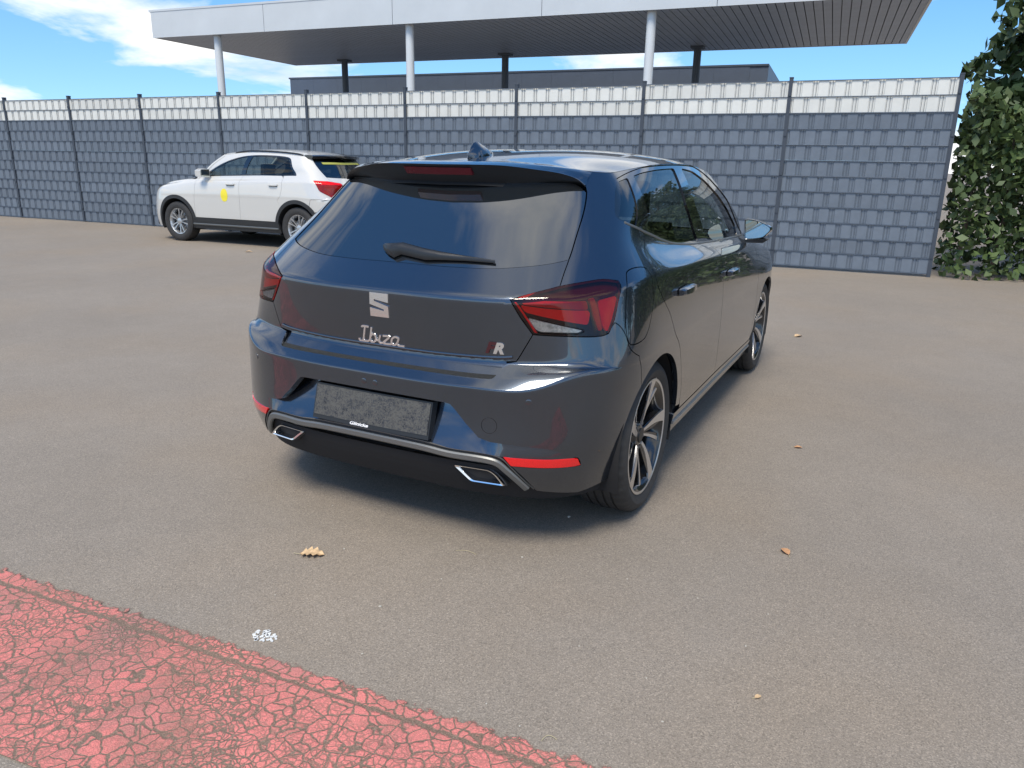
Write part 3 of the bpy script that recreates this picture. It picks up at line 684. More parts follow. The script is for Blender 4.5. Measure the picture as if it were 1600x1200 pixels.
# recess with the plate
rec_bottom = sh.line(P_((898, 715.5), (851, 717.6), (810, 715.5), (785, 713), (771, 710), (741, 704.6), (700, 698))+R2((.2, .414), (.08, .417)), 4); rec_bottom = cat(rec_bottom, [[0, rec_bottom[-1][1]]])
rl = rec_line[:len(rec_line)-8]
def rec_off(V): return -.058*np.clip((V[:, 2]-.405)/.14, 0, 1)**.8*np.clip((.56-np.abs(V[:, 0]))/.10, .25, 1)-.002
recess = sh.panel('plate_recess', cat(rl, rec_bottom), PT, rear_bumper, half=True, off=rec_off, gap=-.004, flange=0, crease=False)
refl = sh.panel('reflector', cat(sh.line(P_((786, 714), (810, 716.5), (851, 718.6), (895, 716.5), (903, 716.5)), 4), sh.line(P_((903, 716.5), (906.5, 726)), 3)[1:], refl_b[1:], sh.line(P_((798, 728), (786, 714)), 3)[1:-1]),
                'red_reflector', rear_bumper, gap=.0008, off=.002, flange=.01, sides='RL', crease=False)
# step pad and the lip under the tailgate
pad = sh.panel('step_pad', cat(notch_row, sh.line(U_((1.97, 4.03), (2.0, 4.12), (2.0, 4.30)), 3), sh.line(U_((2.0, 4.30), (1, 4.28), (0, 4.28)), 4)[1:]), 'step_rubber', rear_bumper, half=True, off=-.006, gap=-.001, flange=0, crease=False)
lip = sh.panel('lower_lip', cat(sh.line(U_((0, 4.28), (1, 4.28), (2.0, 4.30)), 4), sh.line(U_((2.0, 4.30), (2.08, 5.1)), 3)[1:], sh.line(U_((2.08, 5.1), (1, 5.06), (0, 5.06)), 4)[1:]), PT, rear_bumper, half=True, off=-.012, gap=-.002, flange=0, crease=False)
# bright lip line under the tailgate
sh.strip('gate_lip', sh.line(U_((0, 5.06), (1, 5.06), (2, 5.08), (2.22, 5.10)), 5), .010, .004, PT, tailgate, base=.0015, half=True)
# parking sensors and tow-eye cover
def disc_on(name, spec, r, m, parent, h=.0015, ring=False, n=20):
    uv = sh.loc(spec); p = sh.P(uv)[0]; nn = sh.Nn(uv)[0]; a = np.cross(nn, [0, 0, 1.]); a /= np.linalg.norm(a); b = np.cross(nn, a); mb = MB()
    for sx in (1, -1):
        k = MB()
        if ring: k.tube([tuple(p+(a*math.cos(t)+b*math.sin(t))*r+nn*.0003) for t in np.linspace(0, 2*math.pi, 29)], .0011, 4)
        else: k.loft([[p+(a*math.cos(t)+b*math.sin(t))*rr+nn*hh for t in np.linspace(0, 2*math.pi, n, endpoint=False)] for rr, hh in ((r, -.004), (r, h*.5), (r*.85, h), (r*.3, h))])
        if sx < 0: k = k.mirrored()
        k.build(name, m, parent, 40)
        if ring: break
disc_on('parking_sensor', ('p', 826, 629), .011, PT, rear_bumper); disc_on('parking_sensor', ('p', 586, 598), .011, PT, rear_bumper)
disc_on('tow_cover', ('p', 764, 665), .028, 'seal_rubber', rear_bumper, ring=True)
# ---- licence plate holder
def plate_mat():
    m = bpy.data.materials.new('blank_plate'); m.use_nodes = True; t = m.node_tree; b = t.nodes['Principled BSDF']; MATS['blank_plate'] = m
    tc = N(t, 'ShaderNodeTexCoord'); mp = N(t, 'ShaderNodeMapping'); mp.inputs['Scale'].default_value = (1, 1, 1); t.links.new(tc.outputs['Object'], mp.inputs[0])
    v = N(t, 'ShaderNodeTexVoronoi', distance='CHEBYCHEV', i={'Scale': 210., 'Randomness': .5}); t.links.new(mp.outputs[0], v.inputs['Vector'])
    n2 = N(t, 'ShaderNodeTexNoise', i={'Scale': 28., 'Detail': 3.}); t.links.new(mp.outputs[0], n2.inputs['Vector'])
    sc = N(t, 'ShaderNodeSeparateColor'); t.links.new(v.outputs['Color'], sc.inputs[0])
    ad = N(t, 'ShaderNodeMath', operation='MULTIPLY_ADD', i={1: .55}); t.links.new(sc.outputs[0], ad.inputs[0]); t.links.new(n2.outputs['Fac'], ad.inputs[2])
    r = N(t, 'ShaderNodeValToRGB'); ramp(r, [(.40, (.012, .012, .014, 1)), (.55, (.035, .036, .040, 1)), (.75, (.062, .060, .052, 1)), (1., (.085, .082, .072, 1))]); t.links.new(ad.outputs[0], r.inputs[0])
    t.links.new(r.outputs[0], b.inputs['Base Color']); b.inputs['Roughness'].default_value = .5
plate_mat()
zc, pw, ph = .487, .2635, .066
py_top, py_bot = .016, -.020
def on_plate(x, z, h):        # plate plane leans; the outer ends bend a little forward with the bumper
    k = (z-(zc-ph))/(2*ph); y = py_bot+(py_top-py_bot)*k+.007*(x/.2635)**2
    return (x, y-h-.020, z)
pl = MB(); pts = []
out = fillet([(-pw, zc-ph), (pw, zc-ph), (pw, zc+ph), (-pw, zc+ph)], .008, 3)
xs = np.linspace(-pw+.01, pw-.01, 13)
def plate_box(mb, x0, x1, z0, z1, h0, h1, nx=12):
    rings = []
    for x in np.linspace(x0, x1, nx): rings.append([on_plate(x, z0, h0), on_plate(x, z0, h1), on_plate(x, z1, h1), on_plate(x, z1, h0)])
    return mb.loft(rings)
holder = plate_box(MB(), -pw, pw, zc-ph, zc+ph, -.03, .004).build('plate_holder', 'satin_black', rear_bumper, 30)
plate_box(MB(), -pw+.006, pw-.006, zc-ph+.016, zc+ph-.005, .003, .0065).build('licence_plate', 'blank_plate', rear_bumper, 30)
def text_mesh(body, size, shear=0., extrude=.0, bold=0.):
    cu = bpy.data.curves.new('lettering', 'FONT'); cu.body = body; cu.size = size; cu.shear = shear; cu.extrude = extrude; cu.offset = bold; cu.align_x = 'CENTER'; cu.resolution_u = 3
    ob = bpy.data.objects.new('tmp', cu); COL.objects.link(ob); bpy.context.view_layer.update()
    me = bpy.data.meshes.new_from_object(ob.evaluated_get(bpy.context.evaluated_depsgraph_get())); bpy.data.objects.remove(ob)
    v = [tuple(p.co) for p in me.vertices]; f = [tuple(q.vertices) for q in me.polygons]; bpy.data.meshes.remove(me); return v, f
v, f = text_mesh('Glinicke', .026, .25, .0006, .0008)
MB().add([on_plate(x-.040, zc-ph+.0045+y*.62, .0048+z) for x, y, z in v], f).build('lettering', 'white_print', rear_bumper)
# ---- diffuser, trim strip, tail pipe trims
dif = cat(sh.line(R2((0, .417), (.1, .416), (.25, .413))+P_((700, 699.5), (741, 706), (771, 711.5), (784, 715)), 4), sh.line(P_((784, 715), (797, 729), (817, 748), (836, 767)), 3)[1:],
          sh.line(P_((836, 767), (800, 772), (770, 768))+R2((.36, .235), (.30, .27), (.15, .288), (0, .288)), 4)[1:]); dif[0][0] = 0; dif[-1][0] = 0
def dif_off(V): return -.008-.052*np.clip((.372-V[:, 2])/.022, 0, 1)          # tucked in below the trim strip
diffuser = sh.panel('diffuser', dif, 'black_plastic', car, half=True, off=dif_off, flange=.04, step=(4, 3), crease=False)
strip_uv = sh.line(R2((0, .389), (.12, .388), (.24, .385))+P_((700, 710), (741, 716.5), (765, 721), (777, 725.5), (790, 736), (806, 750), (823, 765)), 4); strip_uv[0][0] = 0
sh.strip('trim_strip', strip_uv, .026, .012, 'titan_grey', diffuser, base=-.010, half=True)
line2 = sh.line(R2((0, .414), (.12, .413), (.24, .410))+P_((700, 700), (741, 706.5), (770, 712), (783, 717), (797, 730.5), (834, 765)), 4); line2[0][0] = 0
sh.strip('trim_edge', line2, .0045, .004, 'titan_grey', diffuser, base=-.006, half=True)
def exhaust():
    yq = .006
    poly = [at_plane(u, v_, 1, yq+dy) for u, v_, dy in ((710, 725, .0), (766, 734, .016), (777, 742, .02), (790, 758.5, .022), (737, 750.5, .006))]
    poly = [np.array([p[0], p[1], p[2]]) for p in poly]; c = sum(poly)/len(poly)
    def ring(k, dy): return [c+(p-c)*k+np.array([0, dy, 0]) for p in fillet(poly, .012, 3)]
    for mir in (0, 1):
        mb = MB().loft([ring(1.0, .07), ring(1.04, .0), ring(1.0, -.008), ring(.86, -.006), ring(.80, .004), ring(.76, .06)], caps=False)
        ib = MB().loft([ring(.79, .03), ring(.5, .032), ring(.02, .032)], caps=False); fb = MB().loft([ring(1.14, .02), ring(1.12, .004), ring(1.02, .004)], caps=False)
        if mir: mb, ib, fb = mb.mirrored(), ib.mirrored(), fb.mirrored()
        e = mb.build('exhaust_trim', 'chrome', diffuser, 35); ib.build('exhaust_mouth', 'underbody', diffuser); fb.build('exhaust_surround', 'satin_black', diffuser, 40)
exhaust()
# ---- quarter panel with C-pillar and roof rail, fuel flap
door_rear = sh.line(P_((1006.5, 364), (1007, 380), (1008.5, 396), (1015, 411), (1026, 438), (1037.5, 469), (1048.5, 494), (1059, 529.7), (1064, 565)), 4)
d_low = sh.line(S_((1.075, .43), (1.10, .34)), 3)
dlo_bot_q = sh.line(P_((1006.5, 362), (986, 352), (966, 341.5)), 4)
dlo_rear = sh.line(P_((966, 341.5), (962, 336), (961.5, 325), (962, 300), (964, 279)), 4)
dlo_top = sh.line(P_((964, 279), (986.5, 267.5), (1013.6, 259), (1048.5, 255), (1071, 256), (1087, 262), (1106.5, 276.5), (1126, 298), (1143.5, 323)), 4, win=(7, 10, 4, 12.5))
dlo_front = sh.line(P_((1143.5, 323), (1154, 345), (1159.5, 371)), 4, win=(6.9, 10, 4, 12.5))
rail = sh.line(U_((11, 7.0), (11, 8), (11, 9), (11, 10), (9, 10), (7, 10), (5, 10), (4, 10), (3.2, 10)), 3, smooth=False)
dlo_tip = dlo_top[-1]
fl_uv = np.array([sh.loc(q) for q in P_((979, 434), (979, 426), (985, 420.5), (1005, 417.5), (1011, 421), (1020, 446), (1021, 470), (1012, 519), (1006, 530), (988, 539), (983, 536), (978, 512), (978, 470))])
flap = cr_spline(fl_uv, 4, True)
arch_q = [sh.loc(q) for q in arch(WR, 128, 6, 34)]
qp = cat(rail[3:], gl_top[0:1]*0+sh.loc(('u', 3.05, 9.75)), glass_side, gate_side[1:], lt_top[1:], lt_out[1:-2], bump_seam[1:], arch_q, d_low[::-1], door_rear[::-1][1:], dlo_bot_q, dlo_rear[1:], dlo_top[1:], dlo_front[1:], rail[0:3])
sh.panel('quarter_panel', qp, PT, car, holes=[flap], sides='RL', flange=.02)
sh.panel('fuel_flap', flap, PT, car, sides='R', gap=.0022, flange=.008)
sh.panel('fuel_flap_blank', flap, PT, car, sides='L', gap=-.001, flange=.0)
# ---- doors
belt = sh.line(P_((1006.5, 362), (1020, 368), (1034, 374.5), (1052, 380), (1076, 381.5))+S_((1.77, 1.006), (2.1, .992), (2.45, .982), (2.72, .974)), 4)
iB = int(np.argmin(abs(belt[:, 0]-sh.loc(('s', 1.78, 1.0))[0])))
cutB = sh.line(S_((1.78, 1.0), (1.79, .82), (1.82, .55), (1.845, .30)), 4)
sillz = lambda y: .318-.012*(y-1.1)
cutF = sh.line(S_((2.76, .966), (2.81, .88), (2.86, .70), (2.87, .5), (2.84, sillz(2.8))), 4)
rd_out = cat(belt[:iB+1], cutB[1:], sh.line(S_((1.845, sillz(1.845)), (1.5, sillz(1.5)), (1.115, sillz(1.1))), 4), d_low[::-1][1:], door_rear[::-1][1:-1])
rdoor = sh.panel('rear_door', rd_out, PT, car, sides='RL')
fd_out = cat(belt[iB:], cutF, sh.line(S_((2.84, sillz(2.8)), (2.3, sillz(2.3)), (1.845, sillz(1.845))), 4)[1:], cutB[::-1][1:-1])
fdoor = sh.panel('front_door', fd_out, PT, car, sides='RL')
arch_f0 = [sh.loc(q) for q in arch(WF, 172, 8, 34)]
fender = cat(sh.line(S_((2.73, .972), (2.76, .966)), 2), cutF[1:], arch_f0, sh.line(U_((13.9, 3), (14, 4.5), (14, 6), (14, 7)), 3), sh.line(U_((14, 7), (13, 7), (12, 7), (11.1, 7)), 3))
sh.panel('front_fender', fender, PT, car, sides='RL')
sill_t = sh.line(S_((1.03, sillz(1.0)-.004), (1.5, sillz(1.5)-.004), (2.2, sillz(2.2)-.004), (2.89, sillz(2.9)-.004)), 4)
sill_b = sh.line(S_((2.91, .205), (2.2, .212), (1.5, .215), (1.02, .218)), 4)
sh.panel('sill', cat(sill_t, sill_b), PT, car, sides='RL', flange=.03)
sh.strip('sill_trim', sh.line(S_((1.04, .268), (1.6, .262), (2.2, .257), (2.88, .25)), 5), .016, .007, 'sill_trim', car)
# door handles
for k, (y, z) in enumerate(((.93, .872), (1.90, .838))):
    hs = sh.strip('door_handle', sh.line(S_((y-.02, z), (y+.08, z+.001), (y+.18, z+.004)), 6), .036, .036, PT, None, base=.004, taper=lambda t: .62+.38*math.sin(math.pi*t)**.5)
    par = (rdoor, fdoor)[k]
    for h_, p in zip(hs, par): h_.parent = p
# ---- side windows
dlo = cat(dlo_bot_q[::-1], belt[1:], dlo_front[::-1], sh.loc(('p', 1143.5, 323)), dlo_top[::-1][1:], dlo_rear[::-1][1:], dlo_bot_q[-1:])
dlo = cat(dlo_bot_q[::-1][:-1], belt, dlo_front[::-1][:-1], dlo_top[::-1], dlo_rear[::-1][1:-1])
def uvpoly(*pts, r=3., win=(7, 10, 4, 12.5)): return np.array(fillet([sh.loc(('p', *q), win) for q in pts], r, 4))
q_pane = uvpoly((967.5, 283), (981.5, 277), (994.5, 354), (967.5, 339))
r_pane = uvpoly((990.5, 274), (1004, 269), (1027, 264.5), (1054, 262.5), (1074, 321), (1092, 374.5), (1060, 377), (1038, 371.5), (1013.5, 357))
f_pane = uvpoly((1065.5, 262.5), (1084, 267.5), (1103, 282), (1122, 303), (1138, 327), (1149, 350), (1153, 369), (1107, 374.5), (1088, 321))
frame = sh.panel('window_frame', dlo, 'gloss_black', car, holes=[q_pane, r_pane, f_pane], sides='RL', gap=.001, off=-.004, flange=.012, crease=False)
sh.panel('quarter_window', q_pane, 'side_glass', car, sides='RL', gap=-.003, off=-.008, flange=0, crease=False)
sh.panel('rear_door_window', r_pane, 'side_glass', car, sides='RL', gap=-.003, off=-.010, flange=0, crease=False)
sh.panel('front_door_window', f_pane, 'clear_glass', car, sides='RL', gap=-.003, off=-.010, flange=0, crease=False)
sh.strip('belt_seal', cat(dlo_bot_q[::-1][:-1], belt)[2:], .011, .005, 'titan_grey', car, base=-.002)
# ---- roof, windscreen, bonnet (bilinearly blended between their edge curves)
def coons(c_s0, c_s1, c_t0, c_t1, n, m):
    """c_s0/c_s1: curves along t at s=0/1; c_t0/c_t1: curves along s at t=0/1"""
    def smp(c, k):
        c = np.asarray(c, float); d = np.concatenate([[0], np.cumsum(np.linalg.norm(np.diff(c, axis=0), axis=1))]); d /= d[-1]
        return np.stack([np.interp(np.linspace(0, 1, k), d, c[:, i]) for i in range(3)], 1)
    A, B, C, D_ = smp(c_s0, n), smp(c_s1, n), smp(c_t0, m), smp(c_t1, m); out = np.zeros((n, m, 3))
    for i in range(n):
        t = i/(n-1)
        for j in range(m):
            s_ = j/(m-1)
            out[i, j] = (1-s_)*A[i]+s_*B[i]+(1-t)*C[j]+t*D_[j]-((1-s_)*(1-t)*A[0]+s_*(1-t)*B[0]+(1-s_)*t*A[-1]+s_*t*B[-1])
    return out
def sym_sheet(name, Gd, m, parent, flip=False, thick=0.):
    """grid whose last column lies on x = 0, mirrored to one sheet"""
    n, k = Gd.shape[:2]; full = np.concatenate([Gd, (Gd*[-1, 1, 1])[:, ::-1][:, 1:]], 1); w = full.shape[1]
    f = [(i*w+j, i*w+j+1, (i+1)*w+j+1, (i+1)*w+j) for i in range(n-1) for j in range(w-1)]
    if flip: f = [q[::-1] for q in f]
    v = full.reshape(-1, 3); ff = list(f)
    if thick:
        nv = len(v); v = np.concatenate([v, v-np.array([0, 0, thick])]); ff += [tuple(i+nv for i in q[::-1]) for q in f]
        bd = [j for j in range(w)]+[i*w+w-1 for i in range(1, n)]+[(n-1)*w+j for j in range(w-2, -1, -1)]+[i*w for i in range(n-2, 0, -1)]
        for a, b in zip(bd, bd[1:]+bd[:1]): ff.append((a, b, b+nv, a+nv)[::(-1 if not flip else 1)])
    return mk(name, v, ff, m, parent, smooth=60)
row10 = lambda c0, c1, k=40: sh.P(np.stack([np.linspace(c0*32, c1*32, k), np.full(k, 320.)], 1))
edge_side = row10(4, 11, 60); edge_rear = row10(4, 0, 30)
cl = cr_spline([(0, .580, 1.374), (0, .82, 1.402), (0, 1.15, 1.431), (0, 1.5, 1.444), (0, 1.85, 1.439), (0, 2.12, 1.422), (0, 2.36, 1.395)], 8)
hd = cr_spline([edge_side[-1], (.53, 2.315, 1.370), (.38, 2.34, 1.385), (.19, 2.355, 1.393), (0, 2.36, 1.395)], 8)
roof_g = coons(edge_side, cl, edge_rear, hd, 48, 26)
for i in range(48):                                   # crown between rail and ridge
    for j in range(26): roof_g[i, j, 2] += .012*math.sin(math.pi*j/25)*math.sin(math.pi*min(1, i/47*1.15))
roof = sym_sheet('roof', roof_g, PT, car, thick=.012)
# windscreen
ap = sh.P(np.array([sh.loc(('u', 11, r)) for r in np.linspace(10, 7.15, 14)]))
cow = cr_spline([ap[-1], (.62, 2.93, .985), (.40, 3.03, .99), (.20, 3.085, .992), (0, 3.10, .993)], 6)
wc = cr_spline([(0, 2.36, 1.395), (0, 2.62, 1.277), (0, 2.87, 1.14), (0, 3.10, .993)], 6)
ws = coons(ap, wc, hd, cow, 20, 18)
sym_sheet('windscreen', ws-np.array([0, 0, .006]), 'clear_glass', car)
apm = MB().tube([tuple(p+np.array([-.035, .012, -.022])) for p in ap[1:]], .026, 8)
apm.build('windscreen_pillar', 'gloss_black', car, 60); apm.mirrored().build('windscreen_pillar', 'gloss_black', car, 60)
# bonnet
r7 = lambda c0, c1, k=30: sh.P(np.stack([np.linspace(c0*32, c1*32, k), np.full(k, 7*32.)], 1))
bs = r7(11.5, 15, 34); bf = r7(15, 18, 24); bc = cr_spline([(0, 3.12, .975), (0, 3.36, .935), (0, 3.6, .875), (0, 3.87, .765)], 8)
bt = cr_spline([bs[0], (.60, 2.98, .975), (.3, 3.09, .977), (0, 3.12, .975)], 8)
bg_ = coons(bs, bc, bt, bf, 26, 20)
for i in range(26):
    for j in range(20): bg_[i, j, 2] += .02*math.sin(math.pi*j/19*.5)*math.sin(math.pi*i/25)
sym_sheet('bonnet', bg_, PT, car, thick=.01)
# front bumper, head lamps, grille
fb = sh.panel('front_bumper', cat(sh.line([('s', 3.585, .25)]+U_((14.3, .1), (15, 0), (16, 0), (17, 0), (18, 0)), 3), sh.line(U_((18, 7), (17, 7), (16, 7), (15, 7), (14, 7)), 3), sh.line(U_((14, 6), (14, 4.5), (13.9, 3)), 3), [sh.loc(q) for q in arch(WF, 20, -8, 5)]), PT, car, sides='RL')
hlp = cr_spline(np.array([sh.loc(('u', *q)) for q in ((14.05, 6.7), (15, 6.75), (16.2, 6.6), (16.3, 5.6), (15.3, 5.3), (14.2, 5.7))]), 4, True)
hl_ = sh.panel('head_lamp', hlp, 'clear_lens', car, sides='RL', off=.004, gap=.001, flange=.02)
sh.panel('head_lamp_housing', hlp, 'lamp_chrome', car, sides='RL', off=.0015, gap=.001, flange=0)
grp = np.array(fillet([sh.loc(('u', *q)) for q in ((16.75, 6.5), (18, 6.5), (18, 4.6), (17.0, 4.6))], 3, 3))
sh.panel('grille', grp, 'satin_black', car, sides='RL', off=.004, gap=.0, flange=.01)
lgp = np.array(fillet([sh.loc(('u', *q)) for q in ((15.4, 2.6), (18, 2.4), (18, .9), (15.6, .9))], 3, 3))
sh.panel('lower_grille', lgp, 'black_plastic', car, sides='RL', off=.004, gap=.0, flange=.01)

# ---- roof spoiler
def y_te(x): return .432+.165*(abs(x)/.565)**2.3
def hit(u, v, dy=0.):
    y = .45
    for _ in range(12):
        p = at_plane(u, v, 1, y); y = y_te(min(abs(p[0]), .58))+dy
    return p
te = [hit(u, v) for u, v in ((683, 256.2), (735, 257), (784, 258.5), (831, 264), (878, 271.5), (902, 280), (914, 289.5))]
be = [hit(u, v, .050) for u, v in ((690, 288.5), (740, 289.5), (784, 291.5), (831, 294), (878, 297), (904, 297), (916.5, 293))]
te = cr_spline(te, 6); be = cr_spline(be, 6); te[0][0] = 0; be[0][0] = 0
ju = np.linspace(0, 3.55*32, len(te)); jn = sh.P(np.stack([ju, np.full(len(te), 319.)], 1))
rings = []
for a, b, j in zip(te, be, jn):
    a = np.array(a); b = np.array(b); j = np.array(j)+np.array([0, .03, .0035])
    m1 = j*.66+a*.34+np.array([0, 0, .010]); m2 = j*.3+a*.7+np.array([0, 0, .009])
    c1 = a*.62+b*.38+np.array([0, .014, 0])
    rings.append([j, m1, m2, a+np.array([0, .012, .0025]), a, a+np.array([0, .004, -.006]), c1, b*.85+a*.15+np.array([0, .018, 0]), b, b+np.array([0, .05, .01])])
top = MB().loft([r[:5] for r in rings], closed=False); low = MB().loft([r[4:] for r in rings], closed=False)
for mb in (top, low): m2 = mb.mirrored(); mb.add(m2.v, m2.f)
spoiler = top.build('roof_spoiler', PT, car, 50)
low.build('spoiler_face', 'satin_black', spoiler, 50)
# tapered ends closing the spoiler to the pillar
bl = []
for i in range(0, len(te)):
    if abs(te[i][0]) < .175: bl.append((te[i], be[i]))
lampr = []
for a, b in bl:
    a, b = np.array(a), np.array(b); p0 = a*.84+b*.16; p1 = a*.50+b*.50; o = np.array([0, -.006, 0])
    lampr.append([p0+[0, .02, 0], p0+o+[0, .004, 0], p0*.5+p1*.5+o+[0, .006, 0], p1+o+[0, .008, 0], p1+[0, .02, 0]])
lb = MB().loft(lampr, closed=True); m2 = lb.mirrored(); lb.add(m2.v, m2.f); lb.build('brake_light', 'brake_lamp', spoiler, 40)
# ---- shark-fin aerial
an = MB(); rr = []
for y, w, h in ((.70, .006, .008), (.72, .022, .030), (.745, .030, .052), (.775, .034, .058), (.81, .034, .046), (.85, .028, .028), (.885, .016, .012), (.90, .004, .003)):
    zb = float(np.interp(y, cl[:, 1], cl[:, 2]))+.004
    rr.append([(-w, y, zb-.006), (-w*.92, y, zb+h*.25), (-w*.35, y-.01, zb+h*.8), (0, y-.012, zb+h), (w*.35, y-.01, zb+h*.8), (w*.92, y, zb+h*.25), (w, y, zb-.006)])
an.loft(rr).build('aerial', PT, roof, 70)

# ---- tail lights
def shrink(uv, k, c=None):
    c = uv.mean(0) if c is None else np.array(c); return c+(uv-c)*k
clr_px = [(822, 496), (848, 502), (880, 509.5), (905, 514), (914, 517), (905, 521.5), (845, 520.5), (836, 517)]
clear_uv = np.array(fillet([sh.loc(('p', *q)) for q in clr_px], 2., 3))
lens = sh.panel('tail_light', light_outline, 'red_lens', car, holes=[clear_uv], sides='RL', off=.0025, gap=.0022, flange=.014)
lensc = sh.panel('reverse_lens', clear_uv, 'clear_lens', None, sides='RL', off=.0025, gap=.0, flange=0)
back = sh.panel('lamp_housing', light_outline, 'red_dark', None, sides='RL', off=-.026, gap=.006, flange=0)
def inner(name, m, pts, off, flange=.012, r=2.):
    return sh.panel(name, np.array(fillet([sh.loc(('p', *q)) for q in pts], r, 3)), m, None, sides='RL', off=off, gap=.0, flange=flange, crease=True)
el = [lensc, back,
      inner('red_side_reflector', 'red_bright', [(934, 470), (962, 462), (965, 466), (957, 500), (950, 519), (943, 512)], -.004),
      inner('light_bar', 'red_bright', [(812, 478), (850, 483), (921, 485), (924, 490), (921, 508), (880, 502), (845, 495), (820, 489)], -.010),
      inner('light_rib', 'red_dark', [(815, 474), (850, 470), (918, 470), (921, 484), (850, 481), (818, 477)], -.008, r=1.5),
      inner('reverse_reflector', 'lamp_chrome', [(824, 497.5), (848, 503.5), (880, 510.5), (912, 516.5), (905, 520), (845, 519.5), (837, 516)], -.010),
      inner('lamp_fin', 'red_dark', [(921, 467), (928, 464), (935, 480), (943, 514), (936, 518), (930, 500)], -.003),
      inner('light_trim', 'red_bright', [(803, 472), (806, 472), (840, 521), (835, 520)], -.004, .004, .5)]
for parts in el:
    for o_, p in zip(parts, lens): o_.parent = p

# ---- wheels
def lathe(profile, n, axis=0):
    v, f = [], []; m = len(profile)
    for i in range(n):
        t = 2*math.pi*i/n
        for x, r in profile: v.append((x, r*math.cos(t), r*math.sin(t)))
    for i in range(n):
        for j in range(m-1): a, b = i*m+j, ((i+1) % n)*m+j; f.append((a, b, b+1, a+1))
    return v, f
RO, TW = .315, .215
def tyre_mesh():
    n = 144; w = TW/2; prof = [(-w+.012, .236), (-w+.001, .255), (-w-.004, .275), (-w+.002, .292), (-w+.014, .305)]
    tr = []
    for c in (-.052, -.018, .018, .052): tr += [(c-.0052, 0), (c-.0042, -.007), (c+.0042, -.007), (c+.0052, 0)]
    cv = lambda x: .3152-.006*(abs(x)/w)**3
    prof += [(-w+.024, cv(w-.024))]+[(x, cv(x)+d) for x, d in tr]+[(w-.024, cv(w-.024))]+[(-x, r) for x, r in prof[::-1]]
    m = len(prof); v = []; f = []
    for i in range(n):
        t = 2*math.pi*i/n; notch = (i % 3 == 0)
        for j, (x, r) in enumerate(prof):
            rr = r
            if notch and (j in (4, 5, m-6, m-5)): rr -= .0048
            tt = t+.012*math.copysign(1, x)*(abs(x)/w)**2
            v.append((x, rr*math.cos(tt), rr*math.sin(tt)))
    for i in range(n):
        for j in range(m-1): a, b = i*m+j, ((i+1) % n)*m+j; f.append((a, b, b+1, a+1))
    mb = MB().add(v, f)
    return mb.build('tyre', 'tyre_rubber', smooth=32, data_only=True)
def rim_mesh():
    p = [(-.09, .225), (-.075, .214), (-.03, .205), (.06, .210), (.085, .222), (.094, .236), (.100, .240), (.101, .234), (.096, .226), (.085, .214), (.05, .200), (-.03, .195), (-.085, .205), (-.09, .225)]
    v, f = lathe(p, 72); mb = MB().add(v, f)
    # hub bowl
    v, f = lathe([(.020, .082), (.045, .070), (.066, .052), (.070, .034), (.070, .0005)], 40); mb.add(v, f)
    return mb.build('rim', 'wheel_black', smooth=40, data_only=True)
def lip_mesh():
    v, f = lathe([(.1008, .2395), (.1022, .2372), (.1022, .2330), (.0990, .2285)], 90); return MB().add(v, f).build('rim_lip', 'machined_alloy', smooth=60, data_only=True)
def polar(r, a): return (r*math.sin(a), r*math.cos(a))
def spoke_mesh():
    """one black spoke: broad twisted blade with a second thin rib"""
    mb = MB()
    def blade(pts_a, pts_b, x0s, x1s):
        rings = [[(x0, *a), (x1, *a), (x1, *b), (x0, *b)] for a, b, x0, x1 in zip(pts_a, pts_b, x0s, x1s)]
        mb.loft(rings)
    rs = np.linspace(.05, .236, 7)
    la = [polar(r, -.34+.10*(r-.05)/.186-.0) for r in rs]; la = [polar(r, math.radians(-16+2*(r-.05)/.186*6)*(.06/r)**.12) for r in rs]
    lb_ = [polar(r, math.radians(14-9*(r-.05)/.186)) for r in rs]
    blade(la, lb_, [.018, .03, .04, .048, .056, .064, .07], [.068, .074, .080, .085, .090, .094, .096])
    ra = [polar(r, math.radians(17+7*(r-.05)/.186)) for r in rs]; rb_ = [polar(r, math.radians(23+6*(r-.05)/.186)) for r in rs]
    blade(ra, rb_, [.018, .03, .04, .048, .056, .064, .07], [.058, .062, .066, .070, .076, .082, .088])
    return mb.build('spoke', 'wheel_black', smooth=35, data_only=True)
def face_mesh():
    """machined face: wedge that widens towards the rim, with a short return along it"""
    mb = MB(); rs = np.linspace(.046, .236, 8); xt = lambda r: .0695+.0285*((r-.046)/.19)**.7+.0012
    rings = []
    for r in rs:
        k = (r-.046)/.19; a0 = math.radians(-14+10*k); wd = .014+.044*k**1.5
        p0 = np.array(polar(r, a0)); t = np.array([math.cos(a0), -math.sin(a0)]); p1 = p0+t*wd
        x = xt(r); rings.append([(x-.006, *p0), (x+.0012, *p0), (x+.0012, *p1), (x-.006, *p1)])
    mb.loft(rings); rings = []
    for k in np.linspace(0, 1, 6):                        # second, thinner edge
        r = .050+.186*k; a0 = math.radians(20+8*k); wd = .008+.009*k; p0 = np.array(polar(r, a0)); t = np.array([math.cos(a0), -math.sin(a0)]); p1 = p0+t*wd
        x = .0595+.029*k; rings.append([(x-.004, *p0), (x+.0012, *p0), (x+.0012, *p1), (x-.004, *p1)])
    mb.loft(rings)
    return mb.build('spoke_face', 'machined_alloy', smooth=35, data_only=True)
TY, RI, LI, SP, SF = tyre_mesh(), rim_mesh(), lip_mesh(), spoke_mesh(), face_mesh()
dv, df_ = lathe([(-.02, .145), (.012, .145), (.014, .140), (.014, .085), (.03, .075), (.03, .001)], 48); DI = MB().add(dv, df_).build('brake_disc', 'brake_steel', smooth=40, data_only=True)
cp = MB(); 
for k in range(1): cp.box((-.045, -.175, -.06), (.035, -.09, .06))
CPm = cp.build('brake_caliper', 'satin_black', data_only=True)
